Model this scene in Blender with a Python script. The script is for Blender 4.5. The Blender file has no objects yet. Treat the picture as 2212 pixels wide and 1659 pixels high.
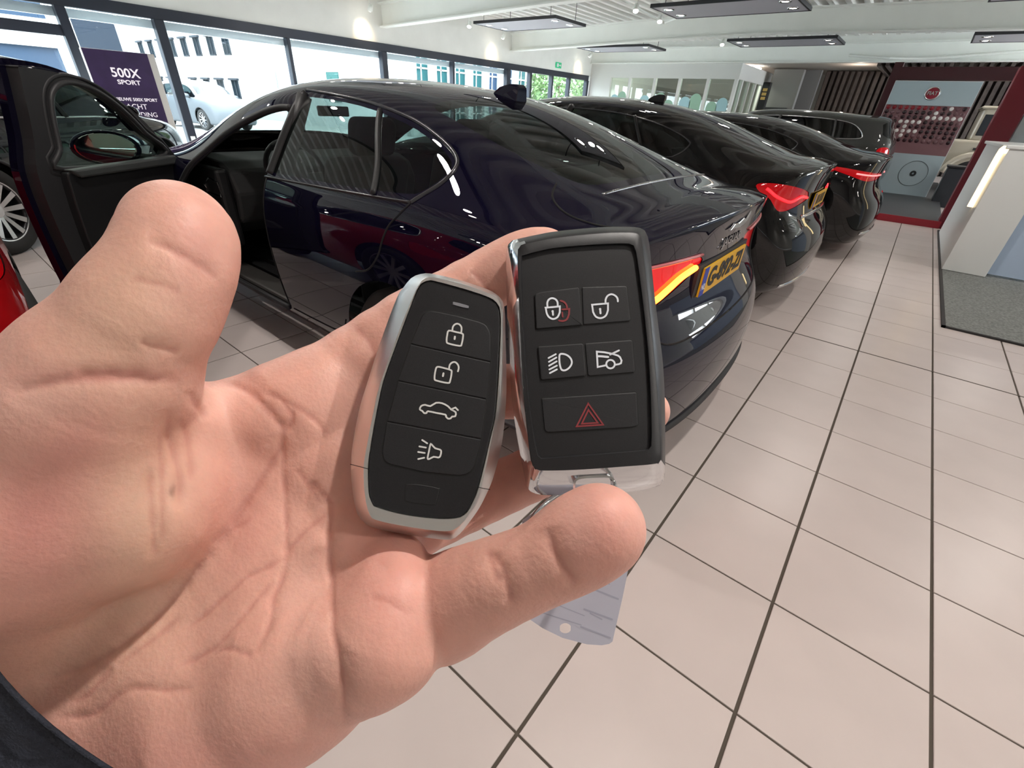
import bpy, bmesh, math, random
import numpy as np
from mathutils import Vector, Matrix
from mathutils.geometry import delaunay_2d_cdt
random.seed(7); np.random.seed(7)
SC = bpy.context.scene
COL = SC.collection
# ------------------------------------------------------------------ camera
CF = 961.24                       # focal length in pixels of the 2212 px frame
TILE = 0.41
CAMH = 3.23695734 * TILE
C0 = np.array([0.0, 0.0, CAMH])
CR = np.array([0.77083361, 0.63520736, 0.04824063])      # camera right
CD = np.array([0.368381, -0.38269123, -0.84725608])      # camera down
CW = np.array([-0.51972203, 0.67086439, -0.52898959])    # camera forward
cam = bpy.data.cameras.new('camera')
cam.sensor_width = 36.0; cam.sensor_fit = 'HORIZONTAL'; cam.lens = CF / 2212 * 36.0
cam.clip_start = 0.01; cam.clip_end = 300
cam_o = bpy.data.objects.new('camera', cam); COL.objects.link(cam_o)
CAMM = Matrix(((CR[0], -CD[0], -CW[0], 0), (CR[1], -CD[1], -CW[1], 0), (CR[2], -CD[2], -CW[2], CAMH), (0, 0, 0, 1)))
cam_o.matrix_world = CAMM
SC.camera = cam_o
# ------------------------------------------------------------------ sky, exposure
SC.view_settings.view_transform = 'Standard'; SC.view_settings.look = 'None'
SC.view_settings.gamma = 1.0; SC.view_settings.use_curve_mapping = False
SC.view_settings.exposure = 0.92
W = bpy.data.worlds.new('sky'); SC.world = W; W.use_nodes = True
bg = W.node_tree.nodes['Background']
bg.inputs[0].default_value = (0.86, 0.93, 1.0, 1); bg.inputs[1].default_value = 8.5
SUN = bpy.data.lights.new('sun', 'SUN'); SUN.energy = 1.2; SUN.angle = 0.02; SUN.color = (1, 0.95, 0.88)
sun_o = bpy.data.objects.new('sun', SUN); COL.objects.link(sun_o)
sun_o.rotation_euler = (math.radians(38), 0, math.radians(205 - 90))   # high sun, lights the street side
# ------------------------------------------------------------------ helpers
def ray(px, py):
    return CW + CR * ((px - 1106) / CF) + CD * ((py - 829.5) / CF)
def onz(px, py, z):
    v = ray(px, py); return C0 + v * ((z - CAMH) / v[2])
def onx(px, py, x):
    v = ray(px, py); return C0 + v * (x / v[0])
def ony(px, py, y):
    v = ray(px, py); return C0 + v * (y / v[1])

MATS = {}
def mat(name, col=(.5, .5, .5), rough=.5, metal=0., spec=.5, coat=0., coat_rough=.03, noise=None, bump=None,
        emit=None, estr=1., trans=0., sss=0., ior=1.45, attr=None, obj_var=0.):
    if name in MATS: return MATS[name]
    m = bpy.data.materials.new(name); m.use_nodes = True
    nt = m.node_tree; b = nt.nodes['Principled BSDF']
    b.inputs['Base Color'].default_value = (*col, 1); b.inputs['Roughness'].default_value = rough
    b.inputs['Metallic'].default_value = metal; b.inputs['Specular IOR Level'].default_value = spec
    b.inputs['IOR'].default_value = ior
    if coat: b.inputs['Coat Weight'].default_value = coat; b.inputs['Coat Roughness'].default_value = coat_rough
    if trans: b.inputs['Transmission Weight'].default_value = trans
    if emit: b.inputs['Emission Color'].default_value = (*emit, 1); b.inputs['Emission Strength'].default_value = estr
    if sss:
        b.inputs['Subsurface Weight'].default_value = sss
        b.inputs['Subsurface Radius'].default_value = (1.0, .35, .2); b.inputs['Subsurface Scale'].default_value = .004
    tc = nt.nodes.new('ShaderNodeTexCoord')
    src = None
    if attr:
        a = nt.nodes.new('ShaderNodeAttribute'); a.attribute_name = attr; src = a.outputs['Color']
    if noise:
        sc, amt = noise[0], noise[1]
        n = nt.nodes.new('ShaderNodeTexNoise'); n.inputs['Scale'].default_value = sc; n.inputs['Detail'].default_value = 6
        nt.links.new(tc.outputs['Object'], n.inputs['Vector'])
        r = nt.nodes.new('ShaderNodeMapRange'); r.inputs[1].default_value = .25; r.inputs[2].default_value = .75
        r.inputs[3].default_value = 1 - amt; r.inputs[4].default_value = 1 + amt
        nt.links.new(n.outputs['Fac'], r.inputs[0])
        mx = nt.nodes.new('ShaderNodeMix'); mx.data_type = 'RGBA'; mx.blend_type = 'MULTIPLY'; mx.inputs[0].default_value = 1
        if src: nt.links.new(src, mx.inputs[6])
        else: mx.inputs[6].default_value = (*col, 1)
        cb = nt.nodes.new('ShaderNodeCombineColor')
        for i in range(3): nt.links.new(r.outputs[0], cb.inputs[i])
        nt.links.new(cb.outputs[0], mx.inputs[7]); src = mx.outputs[2]
    if obj_var:
        oi = nt.nodes.new('ShaderNodeObjectInfo')
        r = nt.nodes.new('ShaderNodeMapRange'); r.inputs[3].default_value = 1 - obj_var; r.inputs[4].default_value = 1 + obj_var
        nt.links.new(oi.outputs['Random'], r.inputs[0])
        mx = nt.nodes.new('ShaderNodeMix'); mx.data_type = 'RGBA'; mx.blend_type = 'MULTIPLY'; mx.inputs[0].default_value = 1
        if src: nt.links.new(src, mx.inputs[6])
        else: mx.inputs[6].default_value = (*col, 1)
        cb = nt.nodes.new('ShaderNodeCombineColor')
        for i in range(3): nt.links.new(r.outputs[0], cb.inputs[i])
        nt.links.new(cb.outputs[0], mx.inputs[7]); src = mx.outputs[2]
    if src: nt.links.new(src, b.inputs['Base Color'])
    if bump:
        n = nt.nodes.new('ShaderNodeTexNoise'); n.inputs['Scale'].default_value = bump[0]; n.inputs['Detail'].default_value = 4
        nt.links.new(tc.outputs['Object'], n.inputs['Vector'])
        bp = nt.nodes.new('ShaderNodeBump'); bp.inputs['Strength'].default_value = bump[1]
        bp.inputs['Distance'].default_value = bump[2] if len(bump) > 2 else .001
        nt.links.new(n.outputs['Fac'], bp.inputs['Height']); nt.links.new(bp.outputs[0], b.inputs['Normal'])
    MATS[name] = m
    return m
def thin_glass(name, tint=(.8, .9, .88), gloss=1.0, rough=.0):
    if name in MATS: return MATS[name]
    m = bpy.data.materials.new(name); m.use_nodes = True; nt = m.node_tree
    nt.nodes.remove(nt.nodes['Principled BSDF']); out = nt.nodes['Material Output']
    t = nt.nodes.new('ShaderNodeBsdfTransparent'); t.inputs[0].default_value = (*tint, 1)
    g = nt.nodes.new('ShaderNodeBsdfGlossy'); g.inputs[1].default_value = rough; g.inputs[0].default_value = (gloss, gloss, gloss, 1)
    lw = nt.nodes.new('ShaderNodeLayerWeight'); lw.inputs[0].default_value = .5        # Schlick term, the same from both faces of a pane
    pw = nt.nodes.new('ShaderNodeMath'); pw.operation = 'POWER'; pw.inputs[1].default_value = 5.; nt.links.new(lw.outputs['Facing'], pw.inputs[0])
    f = nt.nodes.new('ShaderNodeMath'); f.operation = 'MULTIPLY_ADD'; f.inputs[1].default_value = .95; f.inputs[2].default_value = .05; nt.links.new(pw.outputs[0], f.inputs[0])
    mx = nt.nodes.new('ShaderNodeMixShader')
    nt.links.new(f.outputs[0], mx.inputs[0]); nt.links.new(t.outputs[0], mx.inputs[1]); nt.links.new(g.outputs[0], mx.inputs[2])
    nt.links.new(mx.outputs[0], out.inputs[0]); MATS[name] = m
    return m

chrome = mat('chrome', (.72, .73, .75), .10, 1.0, bump=(900, .04, .0003))
def mesh_from(name, v, f, smooth=False):
    me = bpy.data.meshes.new(name)
    me.from_pydata([tuple(map(float, p)) for p in v], [], [tuple(int(i) for i in q) for q in f]); me.update()
    if smooth: me.polygons.foreach_set('use_smooth', [True] * len(me.polygons))
    return me
def link(name, me, m=None, parent=None, smooth=False):
    o = bpy.data.objects.new(name, me); COL.objects.link(o)
    if m is not None and not me.materials: me.materials.append(m)
    if smooth: me.polygons.foreach_set('use_smooth', [True] * len(me.polygons))
    if parent: o.parent = parent
    return o
def tag(o, label=None, cat=None, group=None, kind=None):
    if label: o['label'] = label
    if cat: o['category'] = cat
    if group: o['group'] = group
    if kind: o['kind'] = kind
    return o
def thing(name, label, cat, loc=(0, 0, 0), rz=0., group=None, parent=None):
    o = bpy.data.objects.new(name, None); COL.objects.link(o); o.location = loc; o.rotation_euler = (0, 0, rz)
    o.empty_display_size = .1
    if parent: o.parent = parent
    return tag(o, label, cat, group)
def copy_tree(o, parent=None):
    c = o.copy(); COL.objects.link(c); c.parent = parent
    for ch in list(o.children): copy_tree(ch, c)
    return c
class MB:
    def __init__(s): s.v = []; s.f = []
    def add(s, v, f):
        n = len(s.v); s.v += [tuple(map(float, p)) for p in v]; s.f += [tuple(i + n for i in q) for q in f]; return s
    def box(s, x0, x1, y0, y1, z0, z1):
        v = [(x, y, z) for x in (x0, x1) for y in (y0, y1) for z in (z0, z1)]
        return s.add(v, [(0, 1, 3, 2), (4, 6, 7, 5), (0, 4, 5, 1), (2, 3, 7, 6), (0, 2, 6, 4), (1, 5, 7, 3)])
    def tube(s, pts, r, n=8, cap=True, closed=False):
        pts = [Vector(p) for p in pts]; rr = r if hasattr(r, '__len__') else [r] * len(pts)
        v = []; f = []; m = len(pts); up = None
        for i, p in enumerate(pts):
            a = pts[(i - 1) % m] if (closed or i > 0) else p
            b = pts[(i + 1) % m] if (closed or i < m - 1) else p
            t = (b - a).normalized()
            if up is None: up = Vector((0, 0, 1)) if abs(t.z) < .9 else Vector((1, 0, 0))
            x = t.cross(up)
            if x.length < 1e-6: x = t.orthogonal()
            x.normalize(); y = x.cross(t).normalized(); up = y
            for k in range(n):
                an = 2 * math.pi * k / n; v.append(p + (x * math.cos(an) + y * math.sin(an)) * rr[i])
        for i in range(m if closed else m - 1):
            j = (i + 1) % m
            for k in range(n): f.append((i * n + k, i * n + (k + 1) % n, j * n + (k + 1) % n, j * n + k))
        if cap and not closed: f.append(tuple(range(n))[::-1]); f.append(tuple((m - 1) * n + k for k in range(n)))
        return s.add(v, f)
    def lathe(s, prof, n=32, cap=True):            # profile (r, z) about Z
        v = [(r * math.cos(2 * math.pi * k / n), r * math.sin(2 * math.pi * k / n), z) for r, z in prof for k in range(n)]
        f = [(i * n + k, i * n + (k + 1) % n, (i + 1) * n + (k + 1) % n, (i + 1) * n + k) for i in range(len(prof) - 1) for k in range(n)]
        if cap: f += [tuple(range(n))[::-1], tuple((len(prof) - 1) * n + k for k in range(n))]
        return s.add(v, f)
    def prism(s, poly, fn0, fn1):                   # polygon (2d) between two mappings
        n = len(poly); v = [fn0(*p) for p in poly] + [fn1(*p) for p in poly]
        f = [tuple(range(n))[::-1], tuple(range(n, 2 * n))] + [(i, (i + 1) % n, n + (i + 1) % n, n + i) for i in range(n)]
        return s.add(v, f)
    def xform(s, M_):
        s.v = [tuple(M_ @ Vector(p)) for p in s.v]; return s
    def mesh(s, name, smooth=False): return mesh_from(name, s.v, s.f, smooth)
    def build(s, name, m, parent=None, smooth=False, bevel=0., seg=2):
        me = s.mesh(name, smooth); o = link(name, me, m, parent)
        if bevel:
            bm = bmesh.new(); bm.from_mesh(me)
            bmesh.ops.recalc_face_normals(bm, faces=bm.faces)
            bmesh.ops.bevel(bm, geom=list(bm.edges), offset=bevel, segments=seg, affect='EDGES', profile=.5, clamp_overlap=True)
            bm.to_mesh(me); bm.free()
        else:
            bm = bmesh.new(); bm.from_mesh(me); bmesh.ops.recalc_face_normals(bm, faces=bm.faces); bm.to_mesh(me); bm.free()
        return o
def smooth_angle(o, ang=35):
    me = o.data; me.polygons.foreach_set('use_smooth', [True] * len(me.polygons))
    bm = bmesh.new(); bm.from_mesh(me)
    for e in bm.edges:
        e.smooth = not (len(e.link_faces) == 2 and e.calc_face_angle(0) > math.radians(ang))
    bm.to_mesh(me); bm.free()
def catmull(pts, n=6, closed=True):
    pts = [np.array(p, float) for p in pts]; m = len(pts); out = []
    for i in range(m if closed else m - 1):
        if closed: a, b, c, d = pts[(i - 1) % m], pts[i], pts[(i + 1) % m], pts[(i + 2) % m]
        else: a, b, c, d = pts[max(i - 1, 0)], pts[i], pts[i + 1], pts[min(i + 2, m - 1)]
        for k in range(n):
            t = k / n
            out.append(.5 * ((2 * b) + (c - a) * t + (2 * a - 5 * b + 4 * c - d) * t * t + (3 * b - a - 3 * c + d) * t ** 3))
    if not closed: out.append(pts[-1])
    return out
def text_mesh(txt, size=1., extrude=.0, bold=0., align='CENTER', shear=0.):
    cu = bpy.data.curves.new('lettering', 'FONT'); cu.body = txt; cu.size = size; cu.extrude = extrude; cu.offset = bold
    cu.align_x = align; cu.align_y = 'CENTER'; cu.resolution_u = 3; cu.shear = shear
    o = bpy.data.objects.new('lettering', cu); COL.objects.link(o)
    dg = bpy.context.evaluated_depsgraph_get(); me = bpy.data.meshes.new_from_object(o.evaluated_get(dg))
    bpy.data.objects.remove(o); bpy.data.curves.remove(cu)
    return me
def text_obj(name, txt, size, M_, m, parent=None, extrude=.001, bold=0., align='CENTER', shear=0., sx=1.):
    me = text_mesh(txt, size, extrude, bold, align, shear)
    me.transform(Matrix.Diagonal((sx, 1, 1, 1))); me.transform(M_)
    return link(name, me, m, parent)
def frame(o, x, y, z):
    """matrix from origin and axes"""
    x, y, z = Vector(x).normalized(), Vector(y).normalized(), Vector(z).normalized()
    return Matrix(((x.x, y.x, z.x, o[0]), (x.y, y.y, z.y, o[1]), (x.z, y.z, z.z, o[2]), (0, 0, 0, 1)))
# ------------------------------------------------------------------ the showroom shell
def structure(o, label=None):
    o['kind'] = 'structure'
    if label: o['label'] = label
    return o
XW, XE, YB, YN = -11.0, 7.0, -5.5, 24.0
wallm = mat('white_plaster', (.86, .87, .83), .8, noise=(3, .03))
steel = mat('painted_white_steel', (.88, .91, .86), .5, noise=(2, .03))
frame_dark = mat('anthracite_frame', (.022, .027, .042), .4)
glass = thin_glass('window_glass', (.93, .97, .97))
# floor: grout bed with real tiles on it
grout = mat('grout', (.085, .07, .055), .9)
tilem = mat('beige_ceramic_tile', (.57, .50, .475), .32, spec=.45, noise=(5, .035), obj_var=.035, bump=(90, .05, .0008))
fl = MB().box(XW, XE, YB, YN, -.06, -.004).build('floor', grout); structure(fl, 'square beige ceramic floor tiles with dark joints')
X0, Y0 = .5734, 3.6995
LW, TW = .0095, .0062            # joints: wider along the hall, finer across
def tile_mesh():
    a, b = TILE - LW, TILE - TW; e = .0012
    v = [(x * (a / 2 - i * e), y * (b / 2 - i * e), z) for i, z in ((0, -.004), (0, -e), (1, 0)) for x, y in ((-1, -1), (1, -1), (1, 1), (-1, 1))]
    f = [(8, 9, 10, 11)] + [(r * 4 + k, r * 4 + (k + 1) % 4, r * 4 + 4 + (k + 1) % 4, r * 4 + 4 + k) for r in (0, 1) for k in range(4)]
    return mesh_from('tile', v, f)
tm = tile_mesh(); tm.materials.append(tilem)
cand = []; rest = []
for i in range(int((XW - X0) / TILE) - 1, int((XE - X0) / TILE) + 1):
    for j in range(int((YB - Y0) / TILE) - 1, int((YN - Y0) / TILE) + 1):
        cx, cy = X0 + (i + .5) * TILE, Y0 + (j + .5) * TILE
        if not (XW + .2 < cx < XE - .2 and YB + .2 < cy < YN - .2): continue
        if -6 < cx < .6 and cy > 10.3: continue
        q = np.array([cx, cy, 0]) - C0; z = q @ CW
        vis = False
        if z > .2:
            u, w_ = 1106 + CF * (q @ CR) / z, 829.5 + CF * (q @ CD) / z
            vis = -120 < u < 2330 and 300 < w_ < 1780 and not (cx > .9 and 5 < cy < 9.6)
            hid = (-4.8 < cx < -.9 and 1.2 < cy < 2.7) or (cx < -1.0 and cy > 3.8) or (u < 380 and w_ > 800) or (u < 700 and w_ > 830)
            vis = vis and not hid
        (cand if vis else rest).append((z, cx, cy))
cand.sort(); rest += cand[300:]; cand = cand[:300]
for z, cx, cy in cand:
    t = bpy.data.objects.new('tile', tm); COL.objects.link(t); t.location = (cx, cy, 0); t.parent = fl
rm = MB(); tv = [v.co.copy() for v in tm.vertices]; tf = [tuple(p.vertices) for p in tm.polygons]
for z, cx, cy in rest: rm.add([(v.x + cx, v.y + cy, v.z) for v in tv], tf)
MB().box(-6, XE - .1, Y0 - .006, Y0 + .006, -.003, .0006).build('joint_strip', grout, fl)
o = link('distant_tiles', rm.mesh('distant_tiles'), tilem, fl); o['kind'] = 'stuff'
# ceiling: trapezoidal steel deck, ribs run away from the camera
rib = []; x = XW; P_ = .31
while x < XE:
    rib += [(x, 3.44), (x + .10, 3.44), (x + .125, 3.62), (x + .285, 3.62)]; x += P_
mb = MB(); n = len(rib)
mb.add([(x, YB, z) for x, z in rib] + [(x, 18.05, z) for x, z in rib], [(i, i + 1, n + i + 1, n + i) for i in range(n - 1)])
structure(link('ceiling', mb.mesh('ceiling'), mat('ceiling_deck', (.86, .86, .82), .6)), 'white corrugated steel deck ceiling')
structure(MB().box(XW - .3, XE + .2, YB - .2, 18.1, 3.68, 3.8).build('ceiling_slab', wallm)); 
structure(MB().box(XW, XE, 18.1, YN, 2.95, 3.1).build('ceiling_rear', mat('rear_ceiling', (.40, .37, .34), .8)))
def ibeam(y):
    prof = [(-.10, 2.80), (.10, 2.80), (.10, 2.825), (.012, 2.835), (.012, 3.215), (.10, 3.225), (.10, 3.25), (-.10, 3.25), (-.10, 3.225), (-.012, 3.215), (-.012, 2.835), (-.10, 2.825)]
    st = [(XW, -.04), (-8.5, .03), (-6.4, .10), (-3.7, .15), (.6, .08), (XE, 0.)] if y < 17 else [(XW, .04), (XE, .04)]   # slight roof pitch
    mb = MB(); n = len(prof); v = [(x, y + a, z + dz) for x, dz in st for a, z in prof]
    f = [(i * n + k, i * n + (k + 1) % n, (i + 1) * n + (k + 1) % n, (i + 1) * n + k) for i in range(len(st) - 1) for k in range(n)]
    mb.add(v, f + [tuple(range(n))[::-1], tuple((len(st) - 1) * n + k for k in range(n))])
    structure(mb.build('ceiling_beam', steel), 'white painted steel beam under the deck')
for y in (-1.2, 3.6, 8.41, 13.22, 18.02): ibeam(y)
# closing walls
structure(MB().box(XW - .25, XW, YB, 18.02, 2.44, 3.7).build('wall_left', wallm), 'white wall above the long shop window')
wr = MB().box(XE, XE + .2, YB, YN, 2.55, 3.7); wr.box(XE, XE + .2, YB, YN, 0, .35); wr.box(XE, XE + .2, YB, 12.0, .35, 2.55)
for k in range(6, 11): wr.box(XE, XE + .2, YB + k * 2.9, YB + k * 2.9 + .35, .35, 2.55)
structure(wr.build('wall_right', wallm), 'white wall with tall windows on the right')
structure(MB().box(XW, XE, 18.12, 18.2, 2.84, 3.7).build('wall_bulkhead', wallm))
wb = MB().box(XW, XE, YB - .2, YB, 0, 3.7)
structure(wb.build('wall_near', mat('grey_wall', (.55, .55, .54), .8)))
structure(MB().box(XW - .2, XE, YN, YN + .2, 0, 3.1).build('wall_far', mat('far_grey', (.22, .21, .20), .7)))
structure(MB().box(XW - .2, XW, 18.02, YN, 0, 3.1).build('wall_office', wallm))
# long shop window on the left
win = thing('window_1', None, None); win['kind'] = 'structure'; win['label'] = 'long shop window with dark frames facing the street'
ys = [(-5.5, .12), (-3.2, .07), (-.5, .07), (2.37, .13), (3.67, .15), (5.96, .07), (8.36, .15), (10.69, .07), (13.09, .17), (14.25, .10), (15.5, .09), (16.6, .09), (17.85, .13)]
MB().box(XW - .12, XW + .02, -5.5, 17.9, 2.30, 2.46).build('top_rail', frame_dark, win)
MB().box(XW - .12, XW + .02, -5.5, 17.9, 0, .09).build('bottom_rail', frame_dark, win)
MB().box(XW - .22, XW - .13, -5.5, 13.1, 2.17, 2.29).build('blind_box', mat('blind_white', (.8, .84, .9), .5), win)
MB().box(XW - .1, XW, -5.5, 2.37, 1.92, 2.06).build('transom', frame_dark, win)
for y, w in ys: MB().box(XW - .12, XW + .04, y - w / 2, y + w / 2, .09, 2.30).build('mullion', frame_dark, win, bevel=.008, seg=1)
for (a, wa), (b, wb_) in zip(ys[:-1], ys[1:]): MB().box(XW - .05, XW - .044, a + wa / 2, b - wb_ / 2, .09, 2.30).build('pane', glass, win)
s = MB().box(XW - .002, XW + .045, 3.63, 3.71, .42, .54).build('sticker', mat('sticker_white', (.8, .8, .8), .6), win)
# exit sign
ex = thing('exit_sign', 'small green emergency exit sign above the shop window', 'sign', (XW + .02, 15.78, 2.62))
MB().box(0, .03, -.16, .16, -.08, .08).build('sign_box', mat('exit_green', (.02, .22, .10), .4, emit=(.02, .35, .16), estr=.5), ex, bevel=.004)
mb = MB().box(.03, .034, -.12, -.02, -.05, .05); mb.box(.03, .034, .0, .10, -.015, .015); mb.add([(.031, .10, -.045), (.031, .13, 0), (.031, .10, .045), (.034, .10, -.045), (.034, .13, 0), (.034, .10, .045)], [(0, 1, 2), (3, 4, 5)])
mb.build('pictogram', mat('exit_white', (.8, .8, .8), .5), ex)
# ------------------------------------------------------------------ hanging light panels
pan_w = mat('panel_white', (.44, .44, .48), .6); pan_d = mat('panel_edge', (.02, .02, .025), .5)
lampm = mat('lamp_face', (1, 1, 1), .4, emit=(1.0, .95, .86), estr=22.)
def point_lamp(x, y, z, e, col=(1., .94, .88), r=.045, spot=None, rot=None):
    L = bpy.data.lights.new('lamp_light', 'SPOT' if spot else 'POINT'); L.energy = e; L.color = col; L.shadow_soft_size = r
    if spot: L.spot_size = math.radians(spot); L.spot_blend = .8
    o = bpy.data.objects.new('lamp_light', L); COL.objects.link(o); o.location = (x, y, z)
    if rot: o.rotation_euler = rot
    return o
PAN = {}
def light_panel(cx, cy, where, energy=38.):
    t = thing('light_panel', 'hanging acoustic ceiling panel with downlights ' + where, 'ceiling light', (cx, cy, 3.0), group='hanging light panels')
    if not PAN:
        PAN['b'] = MB().box(-1.2, 1.2, -.6, .6, 0, .025).mesh('board'); PAN['b'].materials.append(pan_w)
        m = MB()
        m.box(-1.23, 1.23, -.63, -.6, -.006, .05); m.box(-1.23, 1.23, .6, .63, -.006, .05); m.box(-1.23, -1.2, -.6, .6, -.006, .05); m.box(1.2, 1.23, -.6, .6, -.006, .05)
        PAN['e'] = m.mesh('edge_trim'); PAN['e'].materials.append(pan_d)
        PAN['r'] = MB().lathe([(.055, -.002), (.085, -.012), (.095, -.008), (.098, 0)], 20, cap=False).mesh('lamp_ring', True); PAN['r'].materials.append(chrome)
        PAN['l'] = MB().lathe([(.0001, -.004), (.056, -.004), (.056, 0)], 20).mesh('lamp'); PAN['l'].materials.append(lampm)
        PAN['w'] = MB().tube([(0, 0, .02), (0, 0, .60)], .006, 6).mesh('hanger'); PAN['w'].materials.append(pan_d)
    for k, nm in (('b', 'board'), ('e', 'edge_trim')): link(nm, PAN[k], None, t)
    for x in (-1.0, 1.0):
        for y in (-.5, .5): link('hanger', PAN['w'], None, t).location = (x, y, 0)
    for x in (-1.0, 1.0):
        for y in (-.3, .3):
            r = link('lamp_ring', PAN['r'], None, t); r.location = (x, y, 0); l = link('lamp', PAN['l'], None, r)
    for x in (-1.0, 1.0): point_lamp(cx + x, cy, 2.96, energy, spot=165)
for cx, cy, wh in [(-8.45, 10.75, 'over the window side, nearest of those'), (-8.5, 15.55, 'over the window side, farther back'), (-3.65, 10.45, 'in mid hall, at the top edge of the photo'),
                   (-3.68, 15.1, 'in mid hall before the rear beam'), (1.15, 10.6, 'above the reception desk'), (1.15, 15.3, 'above the red pillar')]:
    light_panel(cx, cy, wh)
for k, (cx, cy) in enumerate([(-8.45, 5.9), (-3.65, 5.7), (1.15, 5.8), (-8.45, 1.1), (-3.65, .9), (1.15, 1.0), (-3.65, -3.7), (1.15, -3.7), (5.0, 1.0), (5.0, 5.8)]):
    light_panel(cx, cy, 'out of the photo overhead', 66. if (cx, cy) == (1.15, 1.0) else 38.)
# spotlight heads near the window wall, warm
def spotlight(x, y, z, tx, ty, tz, where, e, col):
    d = Vector((tx - x, ty - y, tz - z)).normalized()
    t = thing('spotlight', 'small white ceiling spotlight ' + where, 'spotlight', (x, y, z), group='ceiling spotlights')
    q = d.to_track_quat('-Z', 'Y').to_matrix().to_4x4()
    mb = MB().lathe([(.02, .12), (.045, .10), (.055, .0), (.05, -.012)], 16).xform(q); h = mb.build('head', steel, t, True)
    MB().lathe([(.0001, -.014), (.048, -.014), (.048, -.006)], 16).xform(q).build('lens', lampm, t)
    MB().tube([(0, 0, .08), (0, 0, 3.62 - z)], .012, 8).build('stem', steel, t)
    point_lamp(x + d.x * .1, y + d.y * .1, z + d.z * .1, e, col, .03, 70, d.to_track_quat('-Z', 'Y').to_euler())
warm = (1., .72, .42)
for x, y, where in [(-10.55, 7.75, 'by the wall over the open car door'), (-10.5, 12.2, 'under the nearest panel, lighting the wall'), (-10.5, 17.0, 'near the exit sign')]:
    spotlight(x, y, 2.98, XW - .35, y + .15, 2.3, where, 12, warm)
for x, y, where in [(-9.8, 10.1, 'at the corner of the nearest panel'), (-5.1, 9.7, 'at the left end of the mid hall panel'), (-5.15, 10.9, 'beside the left end of the mid hall panel'), (-5.05, 14.6, 'at the left end of the rear mid panel')]:
    spotlight(x, y, 2.95, x + .8, y - 1.5, 0, where, 40, (1, .93, .84))
# conduits on the deck
cd = MB().tube([(-5.77, 9.0, 3.28), (-6.0, 12.95, 3.22)], .03, 8); cd.tube([(-6.0, 12.95, 3.22), (-5.2, 12.2, 3.22)], .022, 8)
structure(cd.build('conduit', steel))
structure(MB().tube([(-2.6, 18.0, 3.0), (-1.6, 17.7, 2.9), (-.8, 17.9, 2.9), (1.2, 18.0, 3.05)], .03, 8).build('conduit', steel))
# ------------------------------------------------------------------ glazed office at the back left
of = thing('wall_partition', None, None); of['kind'] = 'structure'; of['label'] = 'white glazed office partition at the back'
wf = mat('office_white', (.66, .67, .64), .6)
YP = 18.05
mb = MB().box(XW, -5.45, YP, YP + .15, 2.42, 2.84); mb.box(XW, -10.15, YP, YP + .15, 0, 2.42); mb.box(-10.15, -5.45, YP, YP + .15, 0, .8)
mb.build('wall_panel', wf, of)
MB().box(-5.6, -5.45, YP + .15, 22, 2.42, 2.84).build('side_fascia', wf, of)
mx = [-10.13, -9.3, -8.32, -7.4, -6.42, -5.52]
for x in mx: MB().box(x - .05, x + .05, YP - .01, YP + .12, .8, 2.42).build('mullion', wf, of)
og = thin_glass('office_glass', (.85, .93, .9))
for a, b in zip(mx[:-1], mx[1:]): MB().box(a + .05, b - .05, YP + .05, YP + .056, .8, 2.42).build('pane', og, of)
film = mat('green_film', (.36, .58, .45), .6, trans=.35); filmb = mat('blue_film', (.42, .66, .72), .6, trans=.35)
k = 0
for a, b in zip(mx[:-1], mx[1:]):
    for u in (.08, .52):
        x0 = a + .05 + u * (b - a - .1) * .95; w = (b - a) * .40; hgt = 1.9 + .12 * math.sin(k * 2.1); cxx = x0 + w / 2
        poly = [(x0, .8), (x0 + w, .8), (x0 + w, hgt - w / 2)] + [(cxx + w / 2 * math.cos(t), hgt - w / 2 + w / 2 * math.sin(t)) for t in np.linspace(.2, math.pi - .2, 9)] + [(x0, hgt - w / 2)]
        MB().prism(poly, lambda x, z: (x, YP + .048, z), lambda x, z: (x, YP + .042, z)).build('window_film', film if k % 3 else filmb, of); k += 1
for y in (18.6, 19.4, 20.2, 21.0): MB().box(-5.55, -5.47, y, y + .12, .1, 2.42).build('mullion', wf, of)
MB().box(-5.53, -5.524, 18.2, 21.9, .1, 2.42).build('pane', og, of)
for x in (-9.0, -7.4, -6.0): MB().box(x - .5, x + .5, 20.2, 20.5, 2.86, 2.9).build('ceiling_strip_light', mat('office_lamp', (1, 1, 1), .5, emit=(1, .97, .9), estr=9), of)
point_lamp(-8, 20, 2.6, 40); point_lamp(-6.2, 20.5, 2.6, 25, (1, .85, .7)); point_lamp(-2.5, 20.0, 2.6, 12, (1, .85, .72))
# grey kiosk wall, slat wall
gw = MB().box(-5.17, -4.22, 21.0, 21.3, 0, 2.9).build('wall_kiosk', mat('kiosk_grey', (.24, .24, .235), .7)); structure(gw)
MB().box(-5.15, -4.35, 20.8, 21.0, .8, 1.75).build('dark_screen', mat('dark_panel', (.03, .03, .035), .4), gw)
MB().box(-4.22, -3.72, 21.3, 21.5, 0, 2.9).build('grey_door', mat('door_grey', (.15, .15, .15), .6), gw)
sl = MB().box(-3.72, 3.4, 22.2, 22.4, 0, 2.95).build('wall_slats', mat('slat_back', (.06, .045, .04), .8)); structure(sl, 'brown vertical wooden slat wall at the back')
sm = MB().box(-.055, .055, -.09, .09, 0, 2.9).mesh('slat'); sm.materials.append(mat('slat_wood', (.075, .058, .05), .7, noise=(8, .3), obj_var=.35))
for k in range(38):
    q = link('slat', sm, None, sl); q.location = (-3.62 + k * .185, 22.1, .02)
for k in range(22):
    point = None
    q = MB().box(-1.9 + k * .2, -1.82 + k * .2, 18.4, 22.2, 2.78, 2.95).build('slat', MATS['slat_wood'], sl)
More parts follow.
